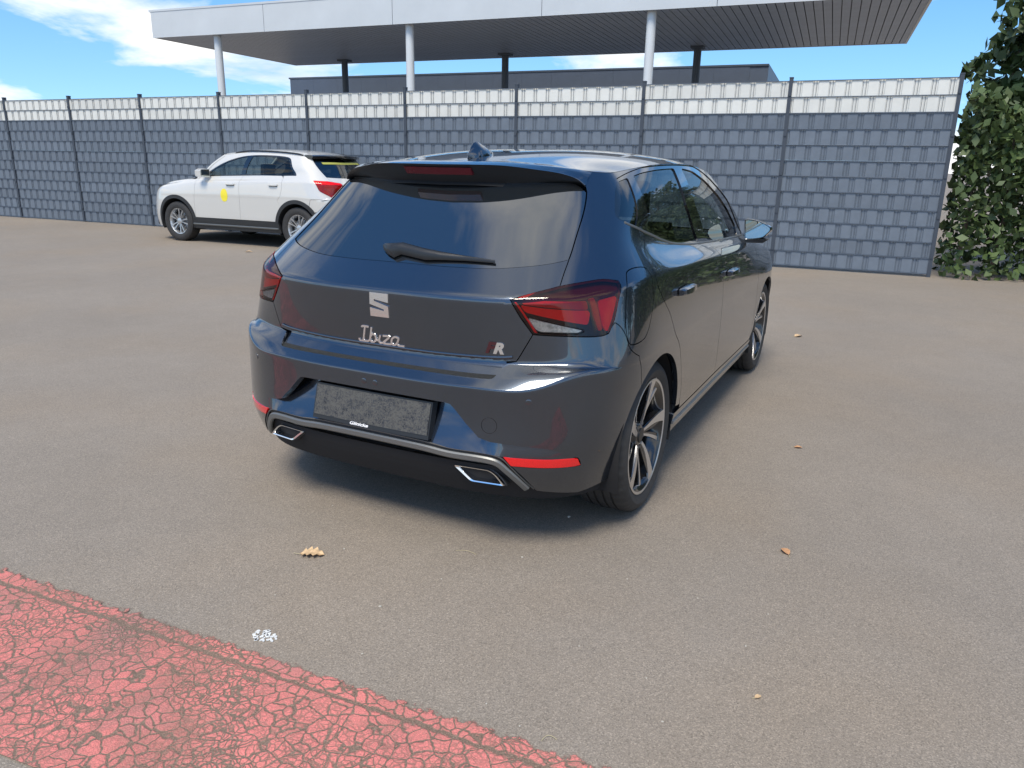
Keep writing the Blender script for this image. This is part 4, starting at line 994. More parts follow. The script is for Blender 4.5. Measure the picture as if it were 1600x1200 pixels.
cv, cf = lathe([(.066, .032), (.074, .030), (.0755, .024), (.0755, .0005)], 32); CC = MB().add(cv, cf).build('hub_cap', 'satin_black', smooth=40, data_only=True)
bv = MB()
for k in range(5):
    a = 2*math.pi*(k+.5)/5; v_, f_ = lathe([(.055, .008), (.069, .0075), (.069, .0005)], 8); bv.add([(x, y+.052*math.sin(a), z+.052*math.cos(a)) for x, y, z in v_], f_)
BVm = bv.build('wheel_bolts', 'titan_grey', smooth=40, data_only=True)
XW = .752
for sx in (1, -1):
    for yc, roll in ((WR, -.16), (WF, .35)):
        w = empty('wheel', (sx*XW, yc, WZ), 0 if sx > 0 else math.pi, car); w.rotation_euler = (0, 0, 0 if sx > 0 else math.pi)
        for nm, me in (('tyre', TY), ('rim', RI), ('rim_lip', LI), ('brake_disc', DI), ('brake_caliper', CPm), ('hub_cap', CC), ('wheel_bolts', BVm)): inst(nm, me, w)
        for k in range(5):
            a = roll+2*math.pi*k/5
            inst('spoke', SP, w, rot=(a, 0, 0)); inst('spoke_face', SF, w, rot=(a, 0, 0))
# ---- wheel wells, underbody, inner shell
def well(yc):
    n = 26; v = []; f = []
    for i in range(n+1):
        t = math.radians(-20+220*i/n); y, z = yc+(AR+.012)*math.cos(t), WZ+(AR+.012)*math.sin(t); v += [(.50, y, z), (.855, y, z)]
    for i in range(n): f.append((2*i, 2*i+1, 2*i+3, 2*i+2))
    c = len(v); v.append((.50, yc, WZ-.1)); f += [(2*i, 2*i+2, c) for i in range(n)]
    return MB().add(v, f)
for yc in (WR, WF):
    w_ = well(yc); w_.build('wheel_well', 'underbody', car, 50); w_.mirrored().build('wheel_well', 'underbody', car, 50)
ub = MB(); ub.box((-.55, .22, .235), (.55, 3.75, .30)); ub.build('underbody', 'underbody', car)
core = MB(); iu = np.arange(0, sh.cols, 8); iv = np.arange(0, 7*32-6, 8)
CP_ = sh.D[np.ix_(iv, iu)]-sh.N[np.ix_(iv, iu)]*.020; k_ = len(iu)
vv = CP_.reshape(-1, 3); ff = []
for i in range(len(iv)-1):
    for j in range(k_-1):
        q = [i*k_+j, i*k_+j+1, (i+1)*k_+j+1, (i+1)*k_+j]; c = vv[q].mean(0)
        if min(math.hypot(c[1]-WR, c[2]-WZ), math.hypot(c[1]-WF, c[2]-WZ)) < AR+.03 and abs(c[0]) > .5: continue
        if c[1] < .14 and .36 < c[2] < .62 and abs(c[0]) < .6: continue
        ff.append(tuple(q))
core.add(vv, ff); m2 = core.mirrored(); core.add(m2.v, m2.f); core.build('inner_shell', 'underbody', car)
# ---- cabin
cab = MB(); cab.box((-.70, .45, .30), (.70, 2.9, .34)); cab.box((-.66, .30, .34), (.66, .42, .98)); cab.build('floor_pan', 'interior_dark', car)
dash = MB(); dash.loft([[(x, 2.50, .80), (x, 2.46, .95), (x, 2.62, 1.00), (x, 2.95, .97), (x, 2.95, .80)] for x in (-.70, .70)]); dash.build('dashboard', 'interior_dark', car, 40)
def seat(x, y, w, rear=False):
    mb = MB()
    mb.loft([[(x-w, y+a, z0) for a, z0 in ((0, .40), (.48, .42), (.50, .50), (.46, .56), (0, .52))], [(x+w, y+a, z0) for a, z0 in ((0, .40), (.48, .42), (.50, .50), (.46, .56), (0, .52))]])
    prof = ((.02, .48), (-.10, 1.02), (-.12, 1.08), (-.06, 1.10), (.02, 1.02), (.12, .50))
    mb.loft([[(x-w, y+a, z0) for a, z0 in prof], [(x-w*.9, y+a*1., z0+.0) for a, z0 in prof], [(x+w*.9, y+a, z0) for a, z0 in prof], [(x+w, y+a, z0) for a, z0 in prof]])
    o_ = mb.build('seat', 'seat_cloth', car, 40)
    for hx in ((x,) if not rear else (x-w*.6, x+w*.6)):
        hr = MB(); hp = ((-.13, 1.12), (-.16, 1.27), (-.13, 1.30), (-.08, 1.29), (-.06, 1.13)); hr.loft([[(hx-s_*.13, y+a, z0) for a, z0 in hp] for s_ in (-1, -.8, .8, 1)]); hr.build('head_restraint', 'seat_cloth', o_, 40)
seat(-.36, 1.75, .25); seat(.36, 1.75, .25); seat(0, .95, .60, True)
sw = MB(); sw.tube([(-.36+.18*math.cos(t), 2.33+.06*math.sin(t), .92+.17*math.sin(t)) for t in np.linspace(0, 2*math.pi, 25)], .013, 6); sw.build('steering_wheel', 'interior_dark', car, 60)
# ---- door mirrors
def mirror_side():
    gp = [at_plane(u, v, 1, 2.585) for u, v in ((1165, 343.5), (1180, 345), (1194, 350), (1203, 356), (1203, 360.5), (1192, 370.5), (1180, 372.5), (1164.5, 373))]
    c = sum(gp)/len(gp); gp = [p for p in gp]
    g2 = fillet(gp, .012, 3)
    def ring(k, dy, dz=0.): return [c+(p-c)*k+np.array([0, dy, dz]) for p in g2]
    h = MB().loft([ring(.97, .004), ring(1.07, -.002), ring(1.13, .03), ring(1.12, .07), ring(.95, .115), ring(.55, .145), ring(.1, .15)])
    gl_ = MB().loft([ring(.985, .010), ring(.985, -.0005), ring(.02, -.0005)])
    st = MB(); a = np.array(gp[-1]); st.loft([[a+np.array(q) for q in ((.02, .01, -.002), (.06, .02, -.01), (.06, .10, -.01), (.02, .10, 0))], [np.array(q) for q in ((.765, 2.56, .985), (.785, 2.56, .945), (.785, 2.68, .945), (.765, 2.68, .985))]])
    st2 = MB().loft([[a+np.array(q) for q in ((.0, .01, .01), (.13, .02, .0), (.13, .10, .0), (.0, .10, .02))], [a+np.array(q) for q in ((.0, .01, -.012), (.10, .02, -.022), (.10, .10, -.02), (.0, .10, -.01))], [np.array(q) for q in ((.75, 2.575, .985), (.80, 2.59, .94), (.80, 2.68, .94), (.75, 2.68, .985))]])
    for mir in (0, 1):
        A, B, C_ = (h, gl_, st2) if not mir else (h.mirrored(), gl_.mirrored(), st2.mirrored())
        o_ = A.build('door_mirror', PT, car, 50); B.build('mirror_glass', 'mirror_silver', o_, 20); C_.build('mirror_stalk', 'satin_black', o_, 40)
mirror_side()
# ---- rear wiper
wp = sh.line(P_((603, 383.5), (640, 391), (700, 400.5), (774, 410)), 6) if False else None
def loc_left(u, v):           # pixel on the left half: search the mirrored surface
    q = px(sh.D*[-1, 1, 1]); d = ((q-np.array([u, v]))**2).sum(2); d[:, 200:] = 1e9; i, j = np.unravel_index(np.argmin(d), d.shape); return sh.D[i, j]*[-1, 1, 1], sh.N[i, j]*[-1, 1, 1]
def any_px(u, v):
    c = ('r' if u > 645 else 'l')
    if c == 'l': return loc_left(u, v)
    uv = sh.loc(('p', u, v)); return sh.P(uv)[0], sh.Nn(uv)[0]
wr_ = []
for u, t_, b_, hgt in ((601, 384, 391, .012), (606, 384, 398, .026), (616, 385.5, 404, .034), (640, 388.5, 407, .036), (665, 392.5, 407.5, .030), (690, 396.5, 407.5, .022), (730, 402.5, 409, .015), (774, 408.5, 412.5, .010)):
    (p, n_), (q, n2_) = any_px(u, t_), any_px(u, b_); m_ = (p+q)/2
    wr_.append([p+n_*.004, p*.85+q*.15+n_*hgt*.8, p*.6+q*.4+n_*hgt, m_*.4+q*.6+n2_*hgt*.75, q+n2_*.004])
wiper = MB().loft(wr_).build('rear_wiper', 'satin_black', rear_window, 50)
# ---- badges on the tailgate
def gate_map(zc_, xc=0.):
    def f(x, z, h):
        uv = sh.loc(('r', abs(xc+x), zc_+z), (5, 6, 0, 4)); p = sh.P(uv)[0]; n_ = sh.Nn(uv)[0]
        if xc+x < 0: p = p*[-1, 1, 1]; n_ = n_*[-1, 1, 1]
        return tuple(p+n_*h)
    return f
gm = gate_map(.868)
S1 = [(0, 0), (1, 0), (1, .37), (.24, .27), (.24, .34), (1, .52), (1, 1), (0, 1), (0, .63), (.76, .73), (.76, .66), (0, .49)]
ew, eh = .082, .088
mb = MB(); poly = [((a-.5)*ew, (.5-b)*eh) for a, b in S1]
# triangulate the concave outline
tv = [Vector((a, b)) for a, b in poly]; r = delaunay_2d_cdt(tv, [(i, (i+1) % len(tv)) for i in range(len(tv))], [], 0, 1e-6, True)
tv2 = np.array([tuple(p) for p in r[0]]); tf = [t for t in r[2] if inside(np.array(poly), tv2[list(t)].mean(0)[None])[0]]
k = len(tv2); vv = [gm(x, z, .0065-.002*abs(z)/eh*2) for x, z in tv2]+[gm(x*1.03, z*1.03, -.001) for x, z in tv2]
mb.add(vv, [tuple(t) for t in tf]+[(i, (i+1) % k, (i+1) % k+k, i+k) for i in range(k)]); mb.build('emblem', 'badge_chrome', tailgate)
# script lettering: strokes in a 0..1 high hand
gm2 = gate_map(.752)
strokes = [[(-.10, .14), (-.06, .0), (.34, .0)], [(.14, .0), (.28, 1.)], [(.08, .92), (.14, 1.), (.50, 1.)],
           [(.66, 1.), (.54, .16)], [(.54, .16), (.62, .0), (.78, .03), (.88, .26), (.82, .50), (.70, .54), (.58, .36)], [(.30, .0), (.44, .02), (.56, .22)], [(.86, .20), (.98, .16), (1.06, .24)],
           [(1.14, .54), (1.06, .14), (1.12, .0), (1.26, .05)], [(1.28, .52), (1.66, .52), (1.28, .02), (1.74, .02)],
           [(2.16, .50), (1.96, .55), (1.80, .40), (1.76, .12), (1.86, .0), (2.00, .06), (2.12, .30), (2.17, .52)], [(2.17, .52), (2.08, .10), (2.14, .0), (2.46, .0)], [(1.70, .02), (1.80, .06)]]
sb_ = MB(); LW, LH = .080, .056
for st in strokes:
    c = cr_spline([(a*1., b) for a, b in st], 4) if len(st) > 2 else np.array(st, float)
    pts = [((a-1.18)*LW, (b-.5)*LH) for a, b in c]; rings = []
    for i, (x, z) in enumerate(pts):
        t = np.array(pts[min(i+1, len(pts)-1)])-np.array(pts[max(i-1, 0)]); t /= max(np.linalg.norm(t), 1e-9); nrm = np.array([-t[1], t[0]])*.0046
        rings.append([gm2(x+nrm[0], z+nrm[1], -.001), gm2(x+nrm[0]*.8, z+nrm[1]*.8, .0035), gm2(x-nrm[0]*.8, z-nrm[1]*.8, .0035), gm2(x-nrm[0], z-nrm[1], -.001)])
    sb_.loft(rings)
sb_.build('script_lettering', 'badge_chrome', tailgate)
gm3 = gate_map(.757, .455)
for ch, xo, m_ in (('F', -.016, 'badge_red'), ('R', .016, 'badge_chrome')):
    v, f = text_mesh(ch, .052, .3, .0015, .0028); MB().add([gm3(x*1.1+xo, y-.018, .001+z+.0015) for x, y, z in v], f).build('badge', m_, tailgate)
# ------------------------------------------------------------------ white compact SUV by the fence
hatch = sh
G2 = HG.copy(); G2[..., 0] *= 1.02; G2[..., 1] = G2[..., 1]*1.045
G2[..., 2] = np.interp(HG[..., 2], [.18, .345, .49, .70, .93, 1.03, 1.10, 1.37, 1.45], [.22, .39, .55, .80, 1.01, 1.095, 1.16, 1.455, 1.54])
CW2 = HCW.copy(); CW2[3:5] *= .3; CW2[5] *= .4
sh = Shell(G2, CW2)
WP = 'white_paint'
A2 = math.radians(2); ct = at_plane(467, 391, 2, 0.)
W2R, W2F, W2Z, A2R = .755, 3.345, .335, .385
ex = np.array([math.cos(A2), math.sin(A2)]); rz2 = math.pi/2+A2; RX = np.array([math.cos(rz2), math.sin(rz2)]); FY = np.array([-math.sin(rz2), math.cos(rz2)])
org = ct[:2]-RX*(-.885)-FY*W2R
suv = empty('compact_suv', (*org, 0), rz2); tag(suv, 'white compact SUV with black lower cladding parked beside the fence', 'car')
def arch2(yc, a0, a1, r, n=24): return np.array([sh.loc(('s', yc+r*math.cos(t), W2Z+r*math.sin(t))) for t in np.linspace(math.radians(a0), math.radians(a1), n)])
sl = .42
bel = sh.line(S_((.80, 1.135), (1.3, 1.128), (1.9, 1.115), (2.5, 1.095), (2.80, 1.083)), 5)
dr = sh.line(S_((1.06, 1.128), (1.02, 1.0), (1.04, .86), (1.15, .70)), 4)
cB = sh.line(S_((1.90, 1.115), (1.905, .8), (1.92, sl)), 4); iB = int(np.argmin(abs(bel[:, 0]-cB[0][0])))
cF = sh.line(S_((2.83, 1.08), (2.88, .95), (2.91, .7), (2.91, sl)), 4)
iD = int(np.argmin(abs(bel[:, 0]-dr[0][0])))
ang = lambda yc, y, z: math.degrees(math.atan2(z-W2Z, y-yc))
a_dr = ang(W2R, 1.15, .70)
rdo = sh.panel('rear_door', cat(bel[iD:iB+1], cB[1:], sh.line(S_((1.92, sl), (1.6, sl), (1.14, sl)), 3)[1:], arch2(W2R, 12.5, a_dr, A2R, 8)[1:], dr[::-1][1:-1]), WP, suv, sides='RL', gap=.002)
fdo = sh.panel('front_door', cat(bel[iB:], cF, sh.line(S_((2.91, sl), (2.4, sl), (1.92, sl)), 3)[1:], cB[::-1][1:-1]), WP, suv, sides='RL', gap=.002)
dtop = sh.line(S_((.80, 1.135), (.93, 1.30), (1.0, 1.392), (1.06, 1.412), (1.4, 1.435), (1.75, 1.432), (2.0, 1.405), (2.28, 1.335), (2.55, 1.22), (2.80, 1.083)), 4)
rl2 = sh.line(U_((11, 8.2), (11, 9), (11, 10), (9, 10), (7, 10), (5, 10), (4, 10), (3.2, 10)), 3, smooth=False)
gside = sh.line(U_((3.1, 9.6), (3.05, 8.5), (3.0, 7.5), (3.0, 7.1)), 4); 
lt2 = np.array(fillet([sh.loc(('u', *q)) for q in ((2.3, 6.25), (3.6, 6.45), (5.0, 6.3), (4.6, 5.5), (3.5, 5.0), (2.3, 5.15))], 4, 4))
gate2 = sh.line(U_((3.0, 7.1), (3.0, 6.4), (2.9, 5.4), (2.6, 4.6)), 4)
qp2 = cat(rl2[2:], gside, gate2[1:], sh.line(U_((2.6, 4.6), (4, 4.5), (5.2, 4.4)), 3)[1:], arch2(W2R, 130, a_dr, A2R, 24), dr[::-1][1:], bel[:iD][::-1], dtop[1:], sh.line(U_((10.95, 8.0), (11, 8.2)), 2))
sh.panel('quarter_panel', qp2, WP, suv, sides='RL', gap=.002)
rpan = np.array(fillet([sh.loc(('s', *q)) for q in ((.85, 1.150), (.97, 1.315), (1.03, 1.387), (1.10, 1.402), (1.5, 1.42), (1.76, 1.418), (1.86, 1.135))], 4, 4))
fpan = np.array(fillet([sh.loc(('s', *q)) for q in ((1.95, 1.130), (1.86, 1.412), (2.05, 1.385), (2.29, 1.315), (2.54, 1.20), (2.70, 1.106))], 4, 4))
sh.panel('window_frame', cat(bel, dtop[::-1][1:-1]), 'gloss_black', suv, holes=[rpan, fpan], sides='RL', gap=.001, off=-.004, flange=.012, crease=False)
sh.panel('rear_door_window', rpan, 'clear_glass', suv, sides='RL', gap=-.003, off=-.010, flange=0, crease=False)
sh.panel('front_door_window', fpan, 'clear_glass', suv, sides='RL', gap=-.003, off=-.010, flange=0, crease=False)
fen = cat(sh.line(S_((2.81, 1.083), (2.83, 1.08)), 2), cF[1:], arch2(W2F, 166, 10, A2R, 28), sh.line(U_((14, 3), (14, 4.5), (14, 6), (14, 7)), 3), sh.line(U_((14, 7), (13, 7), (12, 7), (11.1, 7)), 3))
sh.panel('front_fender', fen, WP, suv, sides='RL', gap=.002)
# tailgate, rear window, lights, bumper
tg = cat(sh.line(U_((0, 7.1), (1.5, 7.1), (3.0, 7.1)), 4), gate2[1:], sh.line(U_((2.6, 4.6), (1, 4.5), (0, 4.5)), 4)[1:])
sh.panel('tailgate', tg, WP, suv, half=True, gap=.002)
rw = sh.panel('rear_window', cat(sh.line(U_((0, 9.6), (1.5, 9.6), (3.1, 9.6)), 4), gside[1:], sh.line(U_((3.0, 7.1), (1.5, 7.1), (0, 7.1)), 4)[1:]), 'side_glass', suv, half=True, gap=.002, off=-.004)
mat('yellow_print', (.85, .72, .05), .5); mat('yellow_film', (.42, .42, .09), .5)
sh.panel('sales_strip', cat(sh.line(U_((0, 9.25), (1.2, 9.25), (2.2, 9.22)), 4), sh.line(U_((2.15, 9.0), (1.2, 9.03), (0, 9.03)), 4)), 'yellow_film', rw, half=True, off=.001, gap=0, flange=0)
tl = sh.panel('tail_light', lt2, 'red_lens', suv, sides='RL', off=.006, gap=.001, flange=.02)
tl2 = sh.panel('lamp_housing', lt2, 'red_bright', None, sides='RL', off=.0015, gap=.004, flange=0)
for a, b in zip(tl2, tl): a.parent = b
lt3 = np.array(fillet([sh.loc(('u', *q)) for q in ((2.6, 5.7), (3.5, 5.75), (4.3, 5.7), (3.6, 5.25), (2.6, 5.35))], 3, 3))
for a, b in zip(sh.panel('reverse_lamp', lt3, 'lamp_chrome', None, sides='RL', off=.0035, gap=.001, flange=0), tl): a.parent = b
sh.panel('rear_bumper', cat(sh.line(U_((0, 4.5), (1, 4.5), (2.6, 4.6), (4, 4.5), (5.2, 4.4)), 4), arch2(W2R, 131, 150, A2R, 8), sh.line(U_((5, 2.2), (3, 2.2), (1, 2.2), (0, 2.2)), 4)), WP, suv, half=True, gap=.002)
sh.panel('bumper_cladding', cat(sh.line(U_((0, 2.2), (1, 2.2), (3, 2.2), (5, 2.2)), 4), arch2(W2R, 152, 196, A2R, 8), sh.line(U_((4.8, .1), (3, 0), (1, 0), (0, 0)), 4)), 'black_plastic', suv, half=True, gap=.002)
# black cladding: sills and arch rings
sh.panel('sill_cladding', cat(sh.line(S_((1.13, sl-.004), (1.9, sl-.004), (2.98, sl-.004)), 4), sh.line(S_((3.0, .235), (1.9, .235), (1.1, .24)), 4)), 'black_plastic', suv, sides='RL', off=.006, flange=.04)
sh.strip('sill_highlight', sh.line(S_((1.14, .31), (1.9, .31), (2.98, .31)), 5), .03, .012, 'titan_grey', suv, base=.004)
for yc, a0, a1 in ((W2R, 8, 205), (W2F, -20, 172)):
    sh.panel('arch_cladding', cat(arch2(yc, a0, a1, A2R+.055, 34), arch2(yc, a1, a0, A2R-.004, 34)), 'black_plastic', suv, sides='RL', off=.010, gap=0, flange=.03, crease=False)
    n = 24; v = []; f = []
    for i in range(n+1):
        t = math.radians(-20+220*i/n); v += [(.50, yc+A2R*math.cos(t), W2Z+A2R*math.sin(t)), (.87, yc+A2R*math.cos(t), W2Z+A2R*math.sin(t))]
    for i in range(n): f.append((2*i, 2*i+1, 2*i+3, 2*i+2))
    v.append((.5, yc, W2Z-.1)); f += [(2*i, 2*i+2, len(v)-1) for i in range(n)]
    w_ = MB().add(v, f); w_.build('wheel_well', 'underbody', suv, 50); w_.mirrored().build('wheel_well', 'underbody', suv, 50)
# handles, sticker
for k, (y, z) in enumerate(((1.10, .985), (2.0, .975))):
    hs = sh.strip('door_handle', sh.line(S_((y, z), (y+.09, z), (y+.18, z)), 6), .034, .034, WP, None, base=.004, taper=lambda t: .62+.38*math.sin(math.pi*t)**.5)
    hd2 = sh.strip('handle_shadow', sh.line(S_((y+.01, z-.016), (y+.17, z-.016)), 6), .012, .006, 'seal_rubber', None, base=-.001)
    for a, b in zip(hs+hd2, (rdo if k == 0 else fdo)*2): a.parent = b
for a, b in zip(sh.panel('sticker', cr_spline(np.array([sh.loc(('s', 2.23+.075*math.cos(t), .80+.105*math.sin(t))) for t in np.linspace(0, 2*math.pi, 10, endpoint=False)]), 3, True), 'yellow_print', None, sides='RL', off=.002, gap=0, flange=0), fdo): a.parent = b
# roof, screen, bonnet
es, er = row10(4, 11, 60), row10(4, 0, 30)
rz_ = lambda z: float(np.interp(z, [1.37, 1.45], [1.455, 1.545]))
cl2 = cr_spline([(0, .580*1.045, er[-1][2]), (0, .86, rz_(1.405)), (0, 1.2, rz_(1.434)), (0, 1.57, rz_(1.444)), (0, 1.95, rz_(1.439)), (0, 2.45, rz_(1.400))], 8)
hd_ = cr_spline([es[-1], (.54, 2.42, rz_(1.375)), (.30, 2.44, rz_(1.394)), (0, 2.45, rz_(1.400))], 8)
rg = coons(es, cl2, er, hd_, 40, 20)
for i in range(40):
    for j in range(20): rg[i, j, 2] += .012*math.sin(math.pi*j/19)*math.sin(math.pi*min(1, i/39*1.15))
sroof = sym_sheet('roof', rg, WP, suv, thick=.012)
rr2 = row10(5, 10.3, 40); mbr = MB().tube([tuple(p+np.array([-.03, 0, .014+.016*math.sin(math.pi*min(1, i/8, (39-i)/8)*.5)])) for i, p in enumerate(rr2)], .013, 8)
mbr.build('roof_rail', 'satin_black', suv, 60); mbr.mirrored().build('roof_rail', 'satin_black', suv, 60)
ap2 = sh.P(np.array([sh.loc(('u', 11, r)) for r in np.linspace(10, 7.15, 14)]))
cow2 = cr_spline([ap2[-1], (.62, 3.05, 1.07), (.30, 3.17, 1.08), (0, 3.20, 1.08)], 6); wc2 = cr_spline([(0, 2.45, rz_(1.400)), (0, 2.72, 1.37), (0, 2.97, 1.23), (0, 3.20, 1.08)], 6)
sym_sheet('windscreen', coons(ap2, wc2, hd_, cow2, 20, 18)-np.array([0, 0, .006]), 'clear_glass', suv)
apb = MB().tube([tuple(p+np.array([-.012, 0, -.012])) for p in ap2], .03, 8); apb.build('windscreen_pillar', WP, suv, 60); apb.mirrored().build('windscreen_pillar', WP, suv, 60)
bs2, bf2 = r7(11.5, 15, 34), r7(15, 18, 24); bc2 = cr_spline([(0, 3.22, 1.07), (0, 3.5, 1.03), (0, 3.8, .97), bf2[-1]], 8); bt2 = cr_spline([bs2[0], (.6, 3.08, 1.065), (.3, 3.19, 1.07), (0, 3.22, 1.07)], 8)
sym_sheet('bonnet', coons(bs2, bc2, bt2, bf2, 26, 20), WP, suv, thick=.01)
sh.panel('front_bumper', cat(sh.line([('s', 3.73, .30)]+U_((14.3, .1), (15, 0), (16, 0), (17, 0), (18, 0)), 3), sh.line(U_((18, 7), (17, 7), (16, 7), (15, 7), (14, 7)), 3), sh.line(U_((14, 6), (14, 4.5), (14, 3)), 3), arch2(W2F, 20, -4, A2R, 5)), WP, suv, sides='RL')
hp2 = cr_spline(np.array([sh.loc(('u', *q)) for q in ((13.9, 6.6), (15, 6.7), (16.4, 6.5), (16.4, 5.5), (15.3, 5.3), (14.1, 5.8))]), 4, True)
sh.panel('head_lamp', hp2, 'clear_lens', suv, sides='RL', off=.006, gap=.001, flange=.02); sh.panel('head_lamp_housing', hp2, 'lamp_chrome', suv, sides='RL', off=.002, gap=.001, flange=0)
sh.panel('grille', np.array(fillet([sh.loc(('u', *q)) for q in ((16.6, 6.4), (18, 6.4), (18, 4.9), (16.8, 4.9))], 3, 3)), 'satin_black', suv, sides='RL', off=.004, gap=0, flange=.01)
sh.panel('lower_grille', np.array(fillet([sh.loc(('u', *q)) for q in ((15.3, 2.8), (18, 2.6), (18, .5), (15.3, .5))], 3, 3)), 'black_plastic', suv, sides='RL', off=.004, gap=0, flange=.01)
# spoiler
sx_ = []
for x in np.linspace(0, .60, 13):
    k = (x/.60)**2; p = er[-1]*0; y0 = .47+.14*k; zt = 1.452-.012*k
    sx_.append([(x, y0+.16, zt+.010), (x, y0+.02, zt+.004), (x, y0, zt-.008), (x, y0+.02, zt-.045), (x, y0+.10, zt-.05), (x, y0+.18, zt-.02)])
sp = MB().loft(sx_); m2 = sp.mirrored(); sp.add(m2.v, m2.f); sp.build('roof_spoiler', 'gloss_black', suv, 40)
# mirrors
for sx in (1, -1):
    mm = MB(); 
    mm.loft([[(sx*x, y, z) for x, z in ((.80+.01*k0, 1.07), (.80, 1.20), (.90, 1.215), (1.0-.02*k0, 1.18), (1.0-.02*k0, 1.10), (.92, 1.07))] for y, k0 in ((2.60, 0), (2.68, 0), (2.74, 1))]); om = mm.build('door_mirror', WP, suv, 50)
    g_ = MB(); g_.box((sx*.90-.085, 2.592, 1.085), (sx*.90+.085, 2.599, 1.195)); g_.build('mirror_glass', 'mirror_silver', om)
# inner shell, cabin
iv = np.arange(0, 7*32-6, 8); CP_ = sh.D[np.ix_(iv, iu)]-sh.N[np.ix_(iv, iu)]*.022; vv = CP_.reshape(-1, 3); ff = []
for i in range(len(iv)-1):
    for j in range(k_-1):
        q = [i*k_+j, i*k_+j+1, (i+1)*k_+j+1, (i+1)*k_+j]; c = vv[q].mean(0)
        if min(math.hypot(c[1]-W2R, c[2]-W2Z), math.hypot(c[1]-W2F, c[2]-W2Z)) < A2R+.03 and abs(c[0]) > .5: continue
        ff.append(tuple(q))
core = MB().add(vv, ff); m2 = core.mirrored(); core.add(m2.v, m2.f); core.build('inner_shell', 'underbody', suv)
ub = MB(); ub.box((-.72, .12, .25), (.72, 4.0, .33)); ub.build('underbody', 'underbody', suv)
mat('seat_beige', (.30, .29, .26), .85)
dsh = MB(); dsh.loft([[(x, 2.62, .9), (x, 2.58, 1.06), (x, 2.75, 1.10), (x, 3.05, 1.06), (x, 3.05, .9)] for x in (-.7, .7)]); dsh.build('dashboard', 'interior_dark', suv, 40)
_car = car; car = suv
seat(-.37, 1.85, .25); seat(.37, 1.85, .25); seat(0, 1.0, .60, True); car = _car
# wheels: silver multi-spoke
def suv_wheel():
    w = TW/2; prof = [(-w+.01, .215), (-w-.004, .25), (-w, .30), (-w+.02, .326), (-.03, .333), (.03, .333), (w-.02, .326), (w, .30), (w+.004, .25), (w-.01, .215)]
    v, f = lathe(prof, 64); ty = MB().add(v, f).build('tyre', 'tyre_rubber', smooth=40, data_only=True)
    v, f = lathe([(-.08, .205), (.05, .19), (.082, .212), (.090, .218), (.088, .205), (.05, .18), (-.08, .19)], 56); ri = MB().add(v, f).build('rim', 'silver_alloy', smooth=40, data_only=True)
    s_ = MB(); s_.loft([[(x0, -a, r), (x1, -a*.7, r), (x1, a*.7, r), (x0, a, r)] for r, a, x0, x1 in ((.03, .012, .03, .07), (.10, .010, .04, .078), (.205, .015, .05, .086))]); sp_ = s_.build('spoke', 'silver_alloy', smooth=40, data_only=True)
    v, f = lathe([(.03, .055), (.074, .05), (.078, .03), (.078, .0005)], 24); hc_ = MB().add(v, f).build('hub_cap', 'silver_alloy', smooth=40, data_only=True)
    return ty, ri, sp_, hc_
t_, r_, s_, h_ = suv_wheel()
for sx in (1, -1):
    for yc in (W2R, W2F):
        w = empty('wheel', (sx*.775, yc, W2Z-.002), 0 if sx > 0 else math.pi, suv)
        for nm, me in (('tyre', t_), ('rim', r_), ('hub_cap', h_), ('brake_disc', DI)): inst(nm, me, w)
        for k in range(10): inst('spoke', s_, w, rot=(2*math.pi*k/10+(.10 if k % 2 else -.10), 0, 0))
sh = hatch
# ------------------------------------------------------------------ litter on the asphalt
mat('leaf_tan', (.58, .40, .22), .7, noise=(60, .35)); mat('leaf_brown', (.50, .27, .13), .7, noise=(60, .35)); mat('stalk', (.42, .36, .22), .8)
mat('pebble_pale', (.42, .39, .33), .8); mat('chalk_white', (.62, .63, .61), .85, noise=(90, .3))
def ground_at(u, v): p = at_plane(u, v, 2, 0.); return float(p[0]), float(p[1])
def leaf(name, u, v, size, rz, m, label, lobes=True):
    x, y = ground_at(u, v); half = [(0, 0), (.10, .10), (.16, .30), (.26, .14), (.40, .36), (.50, .16), (.64, .34), (.74, .13), (.86, .18), (1., 0)] if lobes else [(0, 0), (.15, .18), (.4, .30), (.7, .26), (.9, .12), (1, 0)]
    vs, fs = [], []
    r = random.Random(int(u)); mid = []
    for i, (a, w) in enumerate(half):
        k = .10*math.sin(a*3.1)+.03; c = .10+.1*r.random()
        vs += [(a-.5, 0, k), (a-.5, w, k+w*c*1.2+.02), (a-.5, -w, k+w*c+.01)]
    n = len(vs)
    for i in range(len(half)-1): a, b = 3*i, 3*i+3; fs += [(a, b, b+1, a+1), (a, a+2, b+2, b)]
    # thickness
    vs = vs+[(p[0], p[1], p[2]-.02) for p in vs]; fs = fs+[tuple(q+n for q in f[::-1]) for f in fs]
    mb = MB(); mb.add([(a*size, b*size, c*size+.002) for a, b, c in vs], fs)
    o = mb.build(name, m); o.location = (x, y, 0); o.rotation_euler = (0, 0, rz)
    st = MB(); st.tube([(-.5*size, 0, .03*size+.002), (-.68*size, .03*size, .02*size+.002), (-.80*size, .10*size, .015*size+.002)], .0011, 5); st.build('leaf_stalk', 'stalk', o, 60)
    tag(o, label, 'leaf'); return o
leaf('dry_leaf', 488, 868, .088, .42, 'leaf_tan', 'lobed tan dry leaf lying behind the dark hatchback bumper')
leaf('dry_leaf', 1227, 863, .050, 2.2, 'leaf_brown', 'small curled orange-brown leaf on asphalt right of the rear wheel', False)
leaf('dry_leaf', 1247, 526, .085, 1.0, 'leaf_tan', 'pale dry leaf on asphalt beyond the front wheel', False)
leaf('dry_leaf', 1247, 700, .040, .3, 'leaf_brown', 'small reddish leaf on asphalt beside the hatchback door', False)
